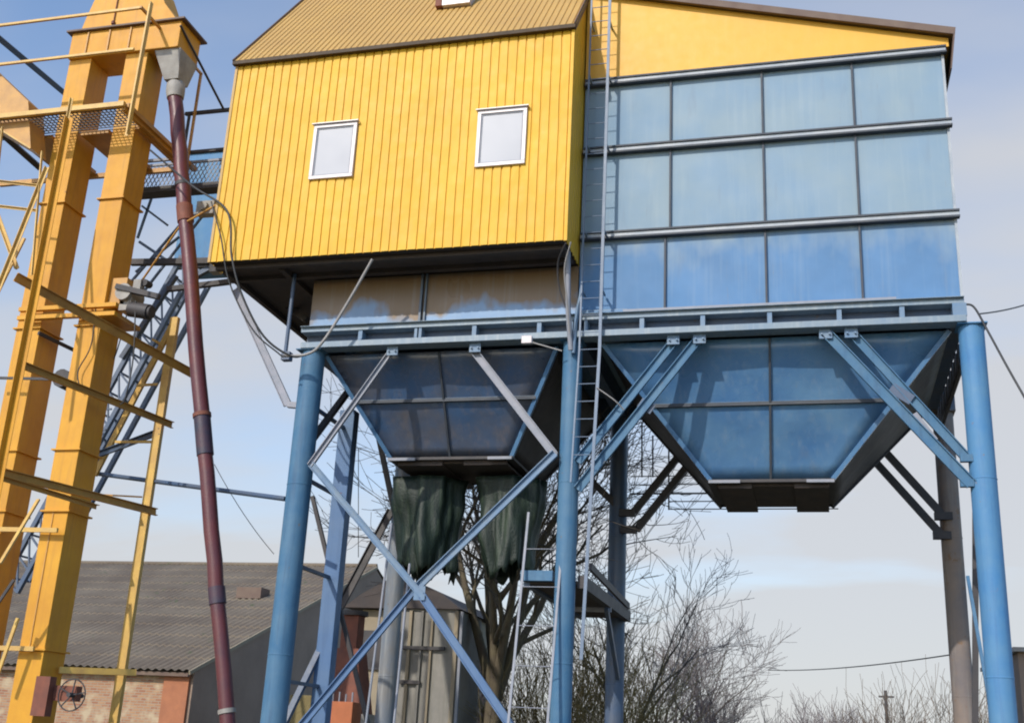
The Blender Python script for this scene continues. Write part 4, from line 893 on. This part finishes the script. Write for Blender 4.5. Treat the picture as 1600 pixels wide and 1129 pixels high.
def tree(name, label, cat, base, H, r, stems, seed, maxlv=4, kids=(5, 5, 5, 4, 3), spread=0.7, lean=0.25, upw=0.5, rmin=0.008, mats=('bark', 'twig'), group=None, trunk=0.25):
    rnd = random.Random(seed); t = thing(name, label, cat, base, group)
    parts = [MB(), MB()]; b = V(base)
    if trunk:
        top = b + V((0, 0, H * trunk)); parts[0].tube([b, b.lerp(top, .3) + V((.05, 0, 0)), b.lerp(top, .7) + V((-.06, 0, 0)), top], [r * 1.25, r * 1.05, r, r * .95], 12)
    else: top = b
    for s in range(stems):
        a = 6.283 * s / stems + rnd.uniform(-.4, .4); l = lean * rnd.uniform(.6, 1.2)
        d = V((math.cos(a) * l, math.sin(a) * l, 1)).normalized()
        grow(parts, top - V((0, 0, .1)), d, H * (1 - trunk) * rnd.uniform(.5, .62), r * .62, 0, rnd, maxlv, kids, spread, upw, rmin)
    parts[0].build('trunk', M[mats[0]], t); parts[1].build('crown', M[mats[1]], t)
    return t
bt = at(770, 1129, 27)
tree('bare_tree', 'large bare tree with a mossy forked trunk standing behind the left hopper', 'tree', (bt.x, 27, 0), 11.0, 0.22, 6, 11, 4, (5, 5, 4, 3, 3), 0.72, 0.5, 0.35, 0.007, ('bark_moss', 'bark'), 'bare winter trees', 0.24)
b2 = at(975, 1129, 31)
tree('bare_tree', 'bare tree with fine branches rising behind the middle back column', 'tree', (b2.x, 31, 0), 7.2, 0.12, 3, 21, 4, (4, 4, 4, 2), 0.62, 0.2, 0.4, 0.006, ('bark', 'twig'), 'bare winter trees', 0.2)
b3 = at(1095, 1129, 40)
tree('bare_tree', 'round-crowned bare tree in open sky below the right hopper', 'tree', (b3.x, 40, 0), 5.4, 0.13, 4, 33, 4, (5, 5, 5, 3), 0.66, 0.24, 0.45, 0.0065, ('bark', 'twig'), 'bare winter trees', 0.12)
b4 = at(1020, 1129, 46)
tree('bare_tree', 'pale twiggy bare tree just right of the middle back column', 'tree', (b4.x, 46, 0), 6.0, 0.14, 4, 37, 4, (4, 4, 4, 2), 0.6, 0.4, 0.45, 0.01, ('bark', 'twig'), 'bare winter trees', 0.12)
def shrub(name, label, base, H, W, n, seed, mat, group='leafless shrubs beyond the yard', rmin=0.012, maxlv=2):
    rnd = random.Random(seed); t = thing(name, label, 'shrub', base, group); parts = [MB(), MB()]
    for i in range(n):
        o = V((rnd.uniform(-W, W) * .5, rnd.uniform(-W, W) * .3, 0)); d = V((rnd.gauss(0, .28) + o.x / W * .5, rnd.gauss(0, .25), 1)).normalized()
        h = H * rnd.uniform(.42, .62) * (1 - .35 * abs(o.x / (W * .5)) ** 2)
        grow(parts, V(base) + o, d, h, rmin * 2.6, 1, rnd, 1 + maxlv, (0, 6, 5, 3), 0.5, 0.5, rmin)
    parts[0].build('stem', M[mat], t); parts[1].build('crown', M[mat], t); return t
for px, Y, H, W, n, s, mat, lab in (
    (1030, 36, 4.4, 3.0, 14, 1, 'twig_red', 'reddish bare shrub at the foot of the round-crowned tree, left side'),
    (1110, 37, 4.0, 3.0, 14, 2, 'twig_red', 'reddish bare shrub directly under the round-crowned tree'),
    (1180, 38, 2.9, 1.6, 8, 3, 'twig', 'low grey shrub at the right foot of the round-crowned tree'),
    (1300, 75, 5.6, 4.2, 60, 4, 'twig', 'distant dark domed shrub in the gap between hopper and right columns'),
    (1262, 78, 4.2, 2.4, 16, 5, 'twig', 'small distant shrub left of the dark domed shrub'),
    (1345, 76, 4.8, 2.2, 18, 12, 'twig', 'small distant shrub right of the dark domed shrub'),
    (1450, 40, 5.2, 3.2, 18, 6, 'twig_tan', 'tan twiggy shrub beside the rust-stained right back column'),
    (1405, 44, 4.2, 2.0, 8, 7, 'twig_tan', 'low tan shrub left of the taller tan shrub'),
    (1540, 42, 4.6, 3.0, 20, 8, 'twig_tan', 'tan shrub showing behind the right front column'),
    (912, 28, 5.3, 2.6, 60, 9, 'straw', 'dense yellowish brush standing between the middle columns'),
    (748, 33, 4.6, 3.0, 18, 10, 'twig_red', 'reddish brush right of the beige metal hut')):
    b = at(px, 1129, Y); shrub('bare_shrub', lab, (b.x, Y, 0), H, W, n, s, M and mat, rmin=0.006 if Y < 50 else 0.014)
# distant pole
pl = thing('utility_pole', 'tiny dark utility pole beyond the shrubs at right', 'pole', at(1386, 1129, 110))
m = MB(); b = at(1386, 1129, 110); t_ = at(1385, 1078, 110); m.tube([(b.x, 110, 0), (b.x, 110, t_.z)], 0.14, 8); m.build('post', M['dark_steel'], pl)
m = MB(); m.box(b.x - .6, b.x + .7, 109.9, 110.1, t_.z - .6, t_.z - .45); m.build('crossarm', M['dark_steel'], pl)
